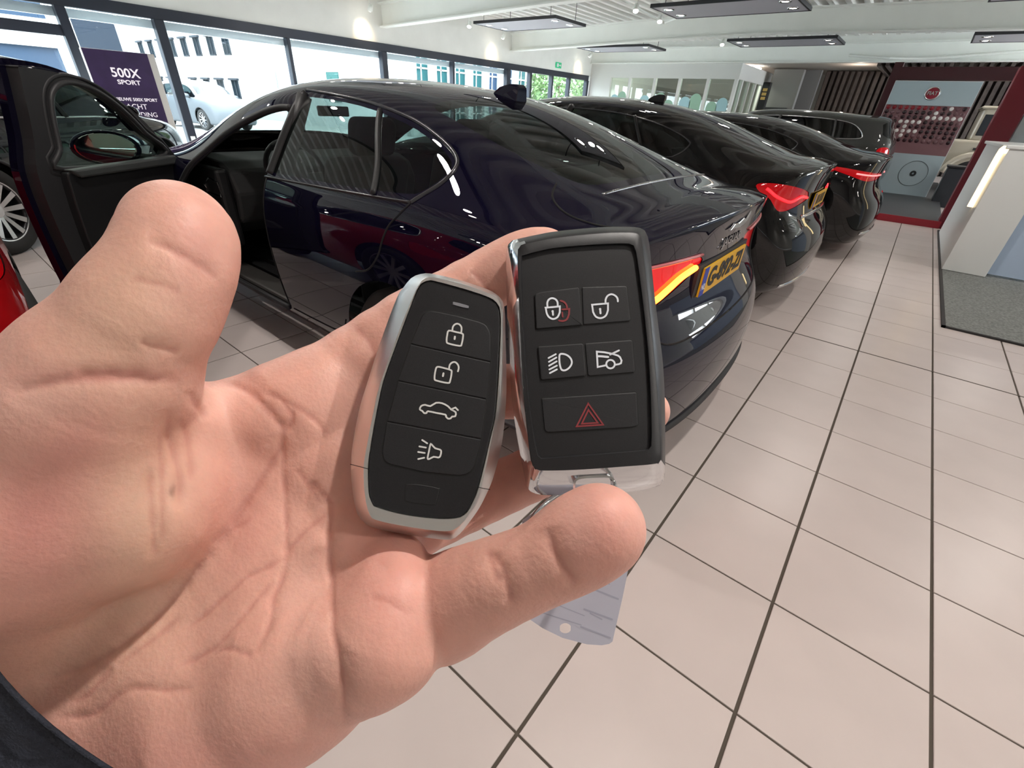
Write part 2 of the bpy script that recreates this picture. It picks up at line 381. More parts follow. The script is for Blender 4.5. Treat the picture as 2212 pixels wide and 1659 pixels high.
# black totem with yellow panels next to the office
tt = thing('totem_lamp', 'narrow black totem with yellow panels beside the glazed office', 'totem', (-4.85, 19.3, 0))
MB().box(-.12, .12, -.1, .1, 0, 2.42).build('post', mat('totem_black', (.012, .012, .012), .5), tt, bevel=.02)
for z in (1.92, 2.04, 2.16): MB().box(-.07, .07, -.115, -.1, z, z + .085).build('yellow_panel', mat('totem_yellow', (.75, .50, .14), .5), tt)
# ------------------------------------------------------------------ podium, brand wall, red pillar
pod = MB().box(-6.0, .64, 10.04, 17.9, 0, .10).build('floor_podium', mat('podium_dark', (.045, .046, .05), .45)); structure(pod, 'low dark podium with a red front edge')
MB().box(-6.0, .64, 10.02, 10.04, 0, .105).build('red_edge', mat('podium_red', (.33, .015, .03), .35), pod)
bw = thing('brand_panel', 'tall pale display panel with round emblem and rows of colour discs', 'display panel', (-.285, 13.6, .1))
pale = mat('panel_pale_blue', (.42, .52, .56), .45)
def bx(x0, x1, z0, z1, y0, y1): return MB().box(x0 + .285, x1 + .285, y0, y1, z0 - .1, z1 - .1)
bx(-.976, .405, .1, 2.16, .0, .08).build('back_board', mat('panel_white_edge', (.7, .72, .72), .5), bw)
bx(-.966, .395, 1.746, 2.15, -.02, 0).build('upper_board', pale, bw)
bx(-.966, .395, .879, 1.746, -.01, 0).build('disc_board', mat('mauve_board', (.22, .11, .12), .4), bw)
bx(-.966, .395, .10, .879, -.02, 0).build('lower_board', pale, bw)
dm = MB().lathe([(.0001, .018), (.028, .018), (.036, .010), (.036, 0)], 14, False).mesh('disc', True)
for r in range(8):
    for c in range(13):
        v = random.random()
        col = ('disc_red', (.25, .01, .02)) if r == 0 and c < 9 else (('disc_white', (.75, .72, .70)) if (r in (3, 5) and 2 < c < 7) or (r == 2 and c > 8) or v < .08 else (('disc_mauve', (.16, .08, .09)) if v < .25 else ('disc_black', (.025, .008, .012))))
        q = bpy.data.objects.new('disc', dm); COL.objects.link(q); q.parent = bw
        if not dm.materials: dm.materials.append(mat('disc_black', (.025, .008, .012), .25))
        q.material_slots[0].link = 'OBJECT'; q.material_slots[0].material = mat(col[0], col[1], .25)
        q.location = (-.966 + .285 + .055 + c * .1035, -.011, 1.70 - .1 - r * .083); q.rotation_euler = (math.pi / 2, 0, 0)
em = MB().lathe([(.115, .0), (.13, .012), (.118, .02), (.104, .012)], 32, False).xform(Matrix.Translation((0, -.022, 1.85)) @ Matrix.Rotation(math.pi / 2, 4, 'X') @ Matrix.Diagonal((1, .92, 1, 1))).build('emblem_ring', chrome, bw, True)
MB().lathe([(.0001, .01), (.106, .01), (.106, 0)], 32, False).xform(Matrix.Translation((0, -.022, 1.85)) @ Matrix.Rotation(math.pi / 2, 4, 'X') @ Matrix.Diagonal((1, .92, 1, 1))).build('emblem_field', mat('emblem_red', (.28, .02, .04), .25), bw)
text_obj('emblem_lettering', 'FIAT', .085, Matrix.Translation((0, -.036, 1.85)) @ Matrix.Rotation(math.pi / 2, 4, 'X'), chrome, bw, .004, .002)
tr = [(.29 + .24 * math.cos(t), -.024, .42 + .24 * math.sin(t)) for t in np.linspace(0, 2 * math.pi, 40, endpoint=False)]
MB().tube(tr, .006, 6, closed=True).build('wheel_outline', mat('outline_grey', (.12, .15, .16), .5), bw)
MB().lathe([(.018, .006), (.055, .006), (.055, 0)], 20, False).xform(Matrix.Translation((.29, -.022, .42)) @ Matrix.Rotation(math.pi / 2, 4, 'X')).build('wheel_hub', mat('hub_dark', (.02, .025, .03), .4), bw)
redp = mat('brand_red', (.16, .008, .018), .3)
rw = MB().box(-1.14, -.985, 14.0, 14.2, .1, 2.5); rw.box(-.985, 1.9, 14.0, 14.2, 2.2, 2.42)
structure(rw.build('trim_1', mat('dark_red_panel', (.045, .008, .011), .35)), 'dark red portal behind the display panel')
rp_ = thing('red_pillar', 'deep red square pillar rising behind the reception desk', 'pillar', (.74, 10.13, 0))
MB().box(-.14, .14, -.1, .2, 0, 2.12).build('pillar_shaft', redp, rp_, bevel=.006)
MB().box(.16, 1.3, -.02, .12, 0, 2.3).build('white_side_panel', mat('side_panel_white', (.50, .55, .57), .5), rp_)
# ------------------------------------------------------------------ carpet and reception desk
cp = thing('carpet', 'grey rectangular carpet with dark edging under the reception desk', 'carpet', (2.4, 7.3, 0))
MB().box(-1.75, 2.6, -2.55, 2.5, 0.0, .012).build('pile', mat('grey_carpet', (.19, .20, .19), .95, noise=(60, .45), bump=(120, .8, .004)), cp)
mb = MB().box(-1.775, -1.75, -2.575, 2.5, 0, .014); mb.box(-1.775, 2.6, -2.575, -2.55, 0, .014); mb.build('edging', mat('carpet_edge', (.022, .02, .02), .7), cp)
dk = thing('reception_desk', 'white reception desk with a glowing yellow edge strip', 'desk', (.64, 6.88, .015))
dw = mat('desk_white', (.74, .76, .75), .35); db = mat('desk_bluish_light', (.45, .56, .72), .3)  # front panel: bluish light of the recess is put into its colour
MB().box(0, .37, 0, .06, 0, 1.19).build('end_panel', dw, dk, bevel=.004)
MB().box(0.0, .06, .06, 2.7, 0, 1.19).build('side_panel', dw, dk, bevel=.003)
MB().box(.30, 3.0, .10, .14, .02, 1.15).build('front_panel', db, dk)
MB().box(-.03, 3.0, -.01, 2.7, 1.19, 1.225).build('counter_top', dw, dk, bevel=.008)
led = mat('led_yellow', (1, .8, .45), .5, emit=(1.0, .78, .42), estr=1.6)
MB().tube([(-.012, .33, .62), (-.012, .33, 1.12), (-.012, .30, 1.17), (-.012, .22, 1.185), (-.012, .02, 1.185)], .036, 10).build('light_strip', led, dk, True)
ls = thing('leaflet_stand', 'clear leaflet stand with small photographs on the desk top', 'leaflet stand', (.80, 7.05, 1.2405))
MB().box(-.02, .34, -.02, .16, 0, .012).build('foot', mat('acrylic', (.8, .8, .82), .2), ls)
MB().box(0, .32, .0, .008, .012, .22).xform(Matrix.Rotation(-.2, 4, 'X')).build('sheet', mat('leaflet_white', (.8, .74, .74), .5), ls)
for k, c in enumerate([(.10, .06, .06), (.55, .30, .25), (.12, .12, .14)]):
    MB().box(.02 + k * .1, .11 + k * .1, -.004, -.001, .05, .15).xform(Matrix.Rotation(-.2, 4, 'X')).build('photograph', mat('photo_%d' % k, c, .4), ls)
# ------------------------------------------------------------------ lit advertising totem by the window
bt = thing('advertising_totem', 'dark purple advertising board standing at the window', 'advertising board', (-10.2, 2.70, 0))
MB().box(-.10, .0, -.43, .50, 0, 1.76).build('light_box', mat('totem_white', (.72, .70, .66), .5), bt, bevel=.01)
pm = mat('poster_purple', (.025, .012, .045), .4, noise=(2.5, .6), emit=(.05, .03, .10), estr=.15)
MB().box(0, .006, -.425, .40, .03, 1.755).build('poster', pm, bt)
wt = mat('poster_white', (.85, .8, .85), .5, emit=(.9, .85, .9), estr=.25)
TR = lambda y, z: frame((.008, y, z), (0, 1, 0), (0, 0, 1), (1, 0, 0))
text_obj('poster_title', '500X', .17, TR(.02, 1.47), wt, bt, .002, .003); text_obj('poster_title', 'SPORT', .085, TR(.03, 1.35), wt, bt, .002, .002, sx=1.2)
text_obj('poster_text', 'DE NIEUWE 500X SPORT', .062, TR(-.0, 1.12), wt, bt, .002, .001); text_obj('poster_text', 'KRACHT', .105, TR(-.04, 1.02), wt, bt, .002); text_obj('poster_text', 'VERLEIDING', .095, TR(.02, .91), wt, bt, .002)
pc = [(-.32, .52), (-.30, .60), (-.2, .64), (-.08, .76), (.08, .78), (.2, .68), (.32, .62), (.35, .52)]
MB().prism(pc, lambda y, z: (.007, y, z), lambda y, z: (.010, y, z)).build('poster_car', mat('poster_red', (.35, .01, .05), .4, emit=(.4, .02, .08), estr=.3), bt)
# ------------------------------------------------------------------ the street outside
structure(MB().box(-90, XW - .15, -40, 70, -.2, -.05).build('ground_street', mat('street_paving', (.34, .34, .33), .8, noise=(.6, .1))), 'pale paved street outside the window')
bwm = mat('facade_white', (.40, .41, .41), .8); bwin = mat('facade_window', (.010, .016, .021), 1., spec=0.); bteal = mat('teal_glazing', (.015, .06, .065), .8, spec=.1); bblue = mat('blue_shutter', (.022, .04, .075), .8, spec=.1)
A = thing('apartment_building', 'long white building across the street with rows of small windows', 'building', (-39, 14.6, 0))
MB().box(-21, 21, 0, 17, -.1, 6.5).build('facade', bwm, A)
MB().box(-21.2, 21.2, -.2, 17.2, 6.3, 6.7).build('roof_edge', mat('roof_grey', (.4, .4, .42), .7), A)
for z0, z1 in ((3.1, 4.05), (.9, 1.85)):
    for k in range(8):
        x = -9.8 + k * 2.1
        if z0 < 2 and k in (3,): continue
        w = MB(); w.box(x - .45, x + .45, -.04, .02, z0, z0 + .06); w.box(x - .45, x - .39, -.04, .02, z0, z1); w.box(x + .39, x + .45, -.04, .02, z0, z1); w.box(x - .03, x + .03, -.04, .02, z0, z1); w.box(x - .6, x + .6, -.14, .02, z1, z1 + .10)
        f = w.build('window', mat('window_frame_grey', (.03, .037, .045), .8, spec=.1), A); MB().box(x - .42, x + .42, -.015, .01, z0, z1).build('pane', bwin, f)
for k in range(3): 
    f = MB().box(9.2 + k * 3.0, 10.2 + k * 3.0, -.05, .02, 1.1, 2.3).build('window', mat('window_frame_teal', (.03, .085, .08), .8, spec=.1), A)
for k in range(7):
    y0 = .35 + k * 1.15
    MB().box(21, 21.25, y0 - .16, y0 + .16, -.1, 3.6).build('column', bwm, A)
    f = MB().box(21.0, 21.04, y0 + .2, y0 + .95, .1, 3.1).build('window', bteal if k not in (4, 5) else bblue, A)
    m = MB()
    for z in (.9, 1.7, 2.5): m.box(21.04, 21.07, y0 + .2, y0 + .95, z, z + .06)
    m.box(21.04, 21.07, y0 + .55, y0 + .60, .1, 3.1); m.build('glazing_bar', bwm, f)
Bd = thing('grey_building', 'blue grey building with pale bands at the left end of the street', 'building', (-34, -1, 0))
MB().box(-6, 6, -14, 6.5, -.1, 7).build('facade', mat('blue_grey_facade', (.025, .042, .07), .9, spec=.1), Bd)
for z in (.6, 2.4, 4.2): MB().box(6, 6.15, -14, 6.5, z, z + .9).build('pale_band', bwm, Bd)
for y in (-5, -1, 3): MB().box(6.15, 6.4, y, y + .5, 0, 7).build('pillar', bwm, Bd)
Sg = thing('street_hoarding', 'plain grey hoarding board on posts across the street', 'hoarding', (-25, 6.2, -.05))
MB().box(-.06, .06, -.62, .62, 2.35, 3.35).build('board', mat('hoarding_grey', (.018, .024, .034), .9, spec=.1), Sg)
for y in (-.5, .5): MB().box(-.05, .05, y - .05, y + .05, 0, 2.4).build('post', mat('hoarding_post', (.3, .33, .36), .5), Sg)
# tree seen through the entrance doors
def leafy(name, label, loc, rad, h, n, seed):
    rnd = random.Random(seed); t = thing(name, label, 'tree', loc)
    MB().tube([(0, 0, 0), (.05, .02, h * .5), (0, 0, h * .8)], [.12, .09, .04], 8).build('trunk', mat('bark', (.10, .07, .05), .9), t)
    v = []; f = []
    for _ in range(n):
        a, b, r = rnd.uniform(0, 6.28), math.acos(rnd.uniform(-1, 1)), rad * rnd.uniform(.4, 1) ** .5
        c = Vector((r * math.sin(b) * math.cos(a), r * math.sin(b) * math.sin(a), h * .75 + r * math.cos(b) * 1.1))
        d1 = Vector((rnd.gauss(0, 1), rnd.gauss(0, 1), rnd.gauss(0, 1))).normalized() * .11; d2 = d1.orthogonal().normalized() * .06
        i = len(v); v += [c - d1, c + d2, c + d1, c - d2]; f.append((i, i + 1, i + 2, i + 3))
    o = link('foliage', mesh_from('foliage', v, f), mat('leaf_green', (.10, .17, .06), .7), t); o['kind'] = 'stuff'
leafy('street_tree', 'leafy green tree outside the entrance doors', (-15.5, 22.5, -.05), 1.7, 3.0, 3000, 3)
# ------------------------------------------------------------------ the hand (one continuous surface grown from a distance field)
def cs(px, py, d): return np.array([(px - 1106) / CF * d, (py - 829.5) / CF * d, d])   # camera-space mm
def cs_world(p):    # camera-space mm (N,3) -> world m
    p = np.asarray(p) * .001
    return C0 + p[..., :1] * CR + p[..., 1:2] * CD + p[..., 2:3] * CW
# (px, py, depth mm, radius px)
PALM = [  # capsule chains: metacarpals, heel, thenar, hypothenar
    [(-260, 1900, 128, 300), (60, 1600, 122, 240), (330, 1330, 122, 150), (560, 1040, 127, 118), (680, 900, 129, 112)],
    [(60, 1600, 122, 240), (400, 1360, 121, 150), (640, 1120, 128, 108), (740, 1035, 128, 100)],
    [(60, 1650, 122, 240), (450, 1420, 119, 160), (660, 1240, 121, 118), (775, 1180, 120, 108)],
    [(-150, 1950, 124, 300), (260, 1690, 118, 245), (500, 1545, 112, 178), (650, 1445, 108, 158), (780, 1390, 104, 124), (836, 1374, 100, 102)],
    [(836, 1374, 100, 101), (864, 1290, 102, 72), (862, 1225, 108, 62)],
    [(560, 1090, 130, 105), (620, 1300, 122, 130)],
]
THENAR = [[(-30, 1330, 112, 260), (90, 1080, 102, 225), (190, 900, 97, 178), (235, 820, 95, 160)],
          [(90, 1080, 102, 215), (300, 1080, 106, 168), (420, 990, 116, 110)],
          [(-260, 1500, 120, 330), (-40, 1150, 104, 230)]]
THUMB = [(205, 842, 94, 158), (300, 705, 93, 128), (332, 655, 94, 121), (376, 580, 95, 108), (390, 520, 97, 100), (385, 492, 98, 88)]
WEB = [(330, 920, 108, 92), (470, 915, 122, 80), (600, 885, 128, 92)]
INDEX = [(655, 890, 129, 116), (770, 790, 135, 82), (880, 702, 141, 68), (960, 655, 143, 62), (1060, 602, 147, 62), (1130, 566, 149, 61), (1178, 553, 150, 57)]
MIDDLE = [(730, 1010, 128, 96), (960, 862, 150, 62), (1100, 846, 155, 56), (1240, 856, 158, 54), (1340, 880, 160, 52), (1398, 888, 160, 47)]
RING = [(775, 1165, 121, 100), (900, 1128, 132, 70), (1010, 1086, 141, 58), (1100, 1046, 146, 55), (1190, 1006, 150, 54), (1290, 966, 153, 50)]
PINKY = [(880, 1330, 113, 88), (955, 1313, 107, 104), (1010, 1284, 103, 97), (1085, 1252, 99, 89), (1175, 1214, 96, 84), (1240, 1175, 95, 93), (1297, 1141, 94, 95)]
SLV_A = np.array([-67., 72., -22.]); SLV_A /= np.linalg.norm(SLV_A); SLV_O = np.array([-95.5, 70., 124.])
def chain(pts, sub=2):
    out = []
    if len(pts) > 2: pts = [tuple(p) for p in catmull(pts, sub, closed=False)]
    for (a, b) in zip(pts[:-1], pts[1:]):
        out.append((cs(*a[:3]), cs(*b[:3]), a[3] * a[2] / CF, b[3] * b[2] / CF))
    return out
def sd_cone(p, a, b, r1, r2):
    ba = (b - a).astype(np.float32); pa = p - a.astype(np.float32)
    t = np.clip((pa @ ba) / np.float32(ba @ ba), 0, 1)
    return np.linalg.norm(pa - t[..., None] * ba, axis=-1) - (np.float32(r1) + np.float32(r2 - r1) * t)
def smin(a, b, k):
    h = np.maximum(k - np.abs(a - b), 0) / k
    return np.minimum(a, b) - h * h * (k * .25)
def sd_chain(p, ch, k):
    d = None
    for c in ch:
        e = sd_cone(p, *c); d = e if d is None else smin(d, e, k)
    return d
HCH = dict(palm=[chain(c, 1) for c in PALM], thenar=[chain(c, 1) for c in THENAR], thumb=chain(THUMB), web=chain(WEB),
           index=chain(INDEX), middle=chain(MIDDLE), ring=chain(RING), pinky=chain(PINKY))
def hand_sdf(p):
    p = np.asarray(p, np.float32)
    pl = None
    for c in HCH['palm']:
        e = sd_chain(p, c, 4.); pl = e if pl is None else smin(pl, e, 10.)
    th = None
    for c in HCH['thenar']:
        e = sd_chain(p, c, 6.); th = e if th is None else smin(th, e, 8.)
    th = smin(th, sd_chain(p, HCH['thumb'], 3.), 5.)
    body = smin(pl, th, 5.)
    body = smin(body, sd_chain(p, HCH['web'], 4.), 7.)
    d = smin(body, sd_chain(p, HCH['index'], 2.5), 6.)
    d = np.minimum(d, smin(body, sd_chain(p, HCH['middle'], 2.5), 6.))
    d = np.minimum(d, smin(body, sd_chain(p, HCH['ring'], 2.5), 5.))
    d = np.minimum(d, smin(body, sd_chain(p, HCH['pinky'], 2.0), 1.6))
    return np.maximum(d, (p - SLV_O.astype(np.float32)) @ SLV_A.astype(np.float32) - np.float32(34.))     # ends inside the sleeve
def surface_nets(fn, lo, hi, h):
    ax = [np.arange(lo[i], hi[i] + h, h, dtype=np.float32) for i in range(3)]
    n = [len(a) for a in ax]
    st = 5                                        # coarse pass first, then only the cells near the surface
    cg = np.stack(np.meshgrid(*[a[::st] for a in ax], indexing='ij'), -1)
    cv = fn(cg)
    near = np.abs(cv) < h * st * 1.05
    up = lambda a: a.repeat(st, 0).repeat(st, 1).repeat(st, 2)
    pad = np.pad(near, 1); nb = np.zeros_like(near)
    for dx in (0, 1):
        for dy in (0, 1):
            for dz in (0, 1): nb |= pad[1 + dx:1 + dx + near.shape[0], 1 + dy:1 + dy + near.shape[1], 1 + dz:1 + dz + near.shape[2]]
    val = up(cv)[:n[0], :n[1], :n[2]].copy(); mk_ = np.argwhere(up(nb)[:n[0], :n[1], :n[2]])
    pts_ = np.stack([ax[0][mk_[:, 0]], ax[1][mk_[:, 1]], ax[2][mk_[:, 2]]], 1)
    val[mk_[:, 0], mk_[:, 1], mk_[:, 2]] = np.concatenate([fn(q) for q in np.array_split(pts_, max(1, len(pts_) // 200000))])
    s = val < 0
    c = np.zeros([m - 1 for m in n], np.int8)
    for dx in (0, 1):
        for dy in (0, 1):
            for dz in (0, 1):
                c += s[dx:n[0] - 1 + dx, dy:n[1] - 1 + dy, dz:n[2] - 1 + dz]
    act = (c > 0) & (c < 8)
    idx = -np.ones(act.shape, np.int64); ii = np.argwhere(act); idx[act] = np.arange(len(ii))
    acc = np.zeros((len(ii), 3), np.float32); cnt = np.zeros(len(ii), np.float32)
    cor = [(0, 0, 0), (1, 0, 0), (0, 1, 0), (1, 1, 0), (0, 0, 1), (1, 0, 1), (0, 1, 1), (1, 1, 1)]
    for a in range(8):
        for b in range(a + 1, 8):
            if sum(abs(cor[a][k] - cor[b][k]) for k in range(3)) != 1: continue
            A = ii + cor[a]; B = ii + cor[b]
            va = val[A[:, 0], A[:, 1], A[:, 2]]; vb = val[B[:, 0], B[:, 1], B[:, 2]]
            m = (va < 0) != (vb < 0); t = np.where(m, va / np.where(m, va - vb, 1), 0)
            acc += np.where(m[:, None], np.array(cor[a]) + t[:, None] * (np.array(cor[b]) - np.array(cor[a])), 0); cnt += m
    P = (ii + acc / cnt[:, None]) * h + np.array(lo)
    Q = []
    for k in range(3):
        o1, o2 = (k + 1) % 3, (k + 2) % 3
        sl0 = [slice(None)] * 3; sl1 = [slice(None)] * 3; sl0[k] = slice(0, n[k] - 1); sl1[k] = slice(1, n[k])
        for sgn in (0, 1):
            cr = (s[tuple(sl0)] & ~s[tuple(sl1)]) if sgn == 0 else (~s[tuple(sl0)] & s[tuple(sl1)])
            e = np.argwhere(cr); e = e[(e[:, o1] > 0) & (e[:, o2] > 0) & (e[:, o1] < n[o1] - 1) & (e[:, o2] < n[o2] - 1)]
            q = []
            for (a, b) in ((0, 0), (1, 0), (1, 1), (0, 1)):
                f = e.copy(); f[:, o1] -= a; f[:, o2] -= b; q.append(idx[f[:, 0], f[:, 1], f[:, 2]])
            q = np.stack(q, 1); q = q if sgn == 0 else q[:, ::-1]
            Q.append(q[(q >= 0).all(1)])
    return P, np.concatenate(Q)
def subdivide(P, Q):
    e = np.sort(np.concatenate([Q[:, [0, 1]], Q[:, [1, 2]], Q[:, [2, 3]], Q[:, [3, 0]]]), 1)
    u, inv = np.unique(e, axis=0, return_inverse=True); inv = inv.reshape(4, -1) + len(P)
    mid = (P[u[:, 0]] + P[u[:, 1]]) / 2; cen = P[Q].mean(1)
    ci = len(P) + len(u) + np.arange(len(Q))
    P2 = np.concatenate([P, mid, cen])
    Q2 = np.concatenate([np.stack([Q[:, i], inv[i], ci, inv[(i + 3) % 4]], 1) for i in range(4)])
    return P2, Q2
def sdf_grad(fn, P, e=.15):
    T4 = np.array([(1, -1, -1), (-1, -1, 1), (-1, 1, -1), (1, 1, 1)], np.float32)
    g = sum(t[None] * fn(P + t * np.float32(e))[:, None] for t in T4)
    return g / np.maximum(np.linalg.norm(g, axis=1, keepdims=True), 1e-6)
HP, HQ = surface_nets(hand_sdf, (-158, -62, 62), (75, 132, 178), 1.3)
HP, HQ = subdivide(HP.astype(np.float32), HQ)
HN = sdf_grad(hand_sdf, HP, .8)
for _ in range(2): HP = HP - HN * hand_sdf(HP)[:, None]
view = HP / np.linalg.norm(HP, axis=1, keepdims=True)
facing = np.clip(-(HN * view).sum(1) * 3 + .3, 0, 1)
hpx = np.stack([1106 + CF * HP[:, 0] / HP[:, 2], 829.5 + CF * HP[:, 1] / HP[:, 2]], 1)
def poly_dist(p, line):
    line = np.array(line, float); d = np.full(len(p), 1e9); s = np.zeros(len(p)); L = 0
    tot = np.linalg.norm(np.diff(line, axis=0), axis=1).sum()
    for a, b in zip(line[:-1], line[1:]):
        ba = b - a; t = np.clip(((p - a) @ ba) / (ba @ ba), 0, 1); e = np.linalg.norm(p - a - t[:, None] * ba, axis=1)
        m = e < d; d[m] = e[m]; s[m] = (L + t[m] * np.linalg.norm(ba)) / tot; L += np.linalg.norm(ba)
    return d, s
# skin creases: (polyline in frame pixels, depth mm, width px, soft depth mm, soft width px)
CREASES = [
    ([(412, 842), (455, 826), (498, 829), (540, 850), (567, 876), (592, 905), (608, 931), (602, 968), (584, 1000), (550, 1055), (515, 1110), (464, 1185), (412, 1247), (344, 1323), (304, 1357), (240, 1405), (174, 1444), (78, 1474)], .85, 7, .9, 34),
    ([(608, 931), (610, 1020), (617, 1110), (618, 1203), (604, 1260), (591, 1295), (582, 1353), (551, 1420)], .55, 5, .25, 20),
    ([(615, 1205), (576, 1226), (536, 1244), (490, 1285), (438, 1331), (400, 1362)], .45, 5, .2, 18),
    ([(591, 1254), (555, 1295), (515, 1343), (456, 1405), (380, 1440)], .35, 5, .15, 16),
    ([(722, 1075), (710, 1130), (708, 1185), (712, 1265), (715, 1343), (720, 1383), (733, 1457), (744, 1578)], .7, 6, .8, 30),
    ([(612, 1200), (640, 1170), (680, 1130), (712, 1105)], .3, 5, .1, 14),
    ([(570, 845), (600, 858), (612, 872), (632, 905), (610, 935)], .5, 6, .3, 18),
    ([(600, 860), (650, 885), (690, 915), (708, 950)], .3, 5, .15, 16),
    ([(312, 522), (355, 531), (420, 565), (470, 603)], .45, 7, .5, 26),
    ([(15, 850), (60, 838), (130, 824), (230, 818), (330, 822), (392, 822)], .45, 8, .5, 28),
    ([(150, 808), (240, 806), (330, 812)], .3, 6, .2, 18),
    ([(300, 738), (340, 750), (390, 760)], .35, 6, .3, 20),
    ([(1181, 1138), (1192, 1180), (1206, 1210), (1224, 1239), (1243, 1266)], .5, 7, .5, 24),
    ([(1066, 1190), (1075, 1212), (1086, 1233), (1098, 1275), (1104, 1310)], .45, 7, .4, 22),
    ([(1054, 1188), (1064, 1222), (1078, 1262)], .3, 6, .2, 16),
    ([(121, 1549), (170, 1550), (208, 1540), (250, 1505), (286, 1487), (350, 1490), (417, 1487)], .4, 6, .3, 20),
    ([(150, 1520), (190, 1500), (240, 1440)], .3, 6, .2, 18),
    ([(364, 883), (368, 930), (375, 972), (392, 1040), (388, 1100)], .5, 8, .5, 26),
    ([(412, 842), (420, 870), (440, 905)], .4, 6, .2, 16),
    ([(325, 1010), (328, 1080), (332, 1150), (336, 1210)], .3, 8, .35, 24),
    ([(455, 1408), (500, 1402), (550, 1418)], .3, 5, .1, 14),
    ([(1010, 585), (1035, 600), (1060, 640), (1068, 680)], .3, 5, .2, 16),
    ([(720, 1090), (690, 1060), (672, 1040)], .3, 5, .1, 14),
    ([(345, 930), (350, 1000), (352, 1090), (350, 1180)], .2, 7, .2, 18), ([(392, 900), (405, 960), (412, 1040)], .22, 7, .15, 16),
    ([(640, 1010), (668, 1050), (690, 1085)], .2, 5, .08, 12), ([(250, 1440), (330, 1380), (390, 1330)], .2, 6, .1, 14),
    ([(455, 1180), (500, 1145), (540, 1120)], .15, 5, .06, 12), ([(800, 1290), (840, 1300), (885, 1330)], .15, 5, .08, 12),
    ([(760, 700), (800, 740), (820, 790)], .25, 6, .15, 16), ([(280, 600), (330, 610), (390, 630)], .15, 6, .1, 16),
]
disp = np.zeros(len(HP)); crease_w = np.zeros(len(HP))
front = (facing > 0) & (HP[:, 2] < 165)
for ln, d1, w1, d2, w2 in CREASES:
    ln = catmull(ln, 4, closed=False)
    d, s = poly_dist(hpx, ln)
    d = d + 2.2 * np.sin(hpx[:, 0] * .11) * np.cos(hpx[:, 1] * .09)
    tp = np.clip(np.minimum(s, 1 - s) * 7, 0, 1) ** .7
    e = np.exp(-(d / w1) ** 2)
    disp += tp * (d1 * .62 * np.exp(-(d / (w1 * 1.25)) ** 2) + d2 * .85 * np.exp(-(d / w2) ** 2)); crease_w = np.maximum(crease_w, tp * e)
# fleshy swellings either side of the deep folds, soft padding
for x, y, r, a in [(500, 905, 75, 1.6), (840, 1370, 70, .8), (630, 1400, 80, .9), (670, 1180, 45, .6), (1300, 1140, 70, .5), (430, 1010, 60, .7)]:
    disp -= a * np.exp(-((hpx[:, 0] - x) ** 2 + (hpx[:, 1] - y) ** 2) / r ** 2)
HP = HP - HN * (disp * facing * front)[:, None]
# skin tones as vertex colour: redder pads and thenar blotch, yellower tendon side
base = np.array([.69, .375, .30]); red = np.array([.60, .235, .215]); yel = np.array([.67, .46, .33]); pale = np.array([.77, .48, .40])
colr = np.repeat(base[None], len(HP), 0)
def blot(c, x, y, rx, ry, a, rot=0.):
    global colr
    dx, dy = hpx[:, 0] - x, hpx[:, 1] - y; cr, sr = math.cos(rot), math.sin(rot)
    w = a * np.exp(-(((dx * cr + dy * sr) / rx) ** 2 + ((-dx * sr + dy * cr) / ry) ** 2))
    colr = colr * (1 - w[:, None]) + c[None] * w[:, None]
blot(yel, 260, 680, 150, 190, .5, .5); blot(yel, 300, 1150, 120, 260, .55); blot(yel, 140, 1390, 200, 90, .4, -.5)
blot(red, 70, 1130, 120, 140, .55); blot(red, 170, 960, 90, 60, .35, -.7); blot(pale, 470, 870, 70, 40, .6)
blot(red, 1300, 1130, 90, 110, .35); blot(pale, 660, 1330, 60, 200, .45); blot(pale, 60, 860, 120, 60, .4)
blot(red, 850, 1250, 90, 160, .35); blot(red, 420, 520, 60, 110, .3); blot(red, 230, 812, 160, 16, .45)
blot(pale, 1250, 1130, 40, 50, .3); blot(red, 520, 1120, 60, 120, .25); blot(red, 420, 1640, 330, 80, .3)
colr = colr * (1 - .22 * crease_w[:, None] * np.array([.6, 1, 1]))  # colour darkened along the creases, least in red
mk = np.exp(-(((hpx[:, 0] - 373) / 6) ** 2 + ((hpx[:, 1] - 1060) / 14) ** 2)); colr = colr * (1 - .5 * mk[:, None])
print('hand verts', len(HP)); HW = cs_world(HP); hloc = cs_world(cs(250, 1400, 122))
hme = bpy.data.meshes.new('hand'); HL = HW - hloc
hme.vertices.add(len(HL)); hme.vertices.foreach_set('co', HL.astype(np.float32).ravel())
hme.loops.add(HQ.size); hme.loops.foreach_set('vertex_index', HQ.astype(np.int32).ravel())
hme.polygons.add(len(HQ)); hme.polygons.foreach_set('loop_start', np.arange(0, HQ.size, 4, dtype=np.int32))
hme.polygons.foreach_set('loop_total', np.full(len(HQ), 4, np.int32)); hme.polygons.foreach_set('use_smooth', np.ones(len(HQ), bool))
hme.update(calc_edges=True); hme.validate()
ca = hme.color_attributes.new('skin_tone', 'FLOAT_COLOR', 'POINT')
ca.data.foreach_set('color', np.concatenate([colr, np.ones((len(colr), 1))], 1).astype(np.float32).ravel())
skin = mat('skin', rough=.48, sss=.25, attr='skin_tone', noise=(160, .07), bump=(900, .25, .0006), spec=.4)
hand_o = link('person', hme, skin); hand_o.location = hloc
tag(hand_o, 'open left hand of a person holding two car keys, palm to the camera', 'person')
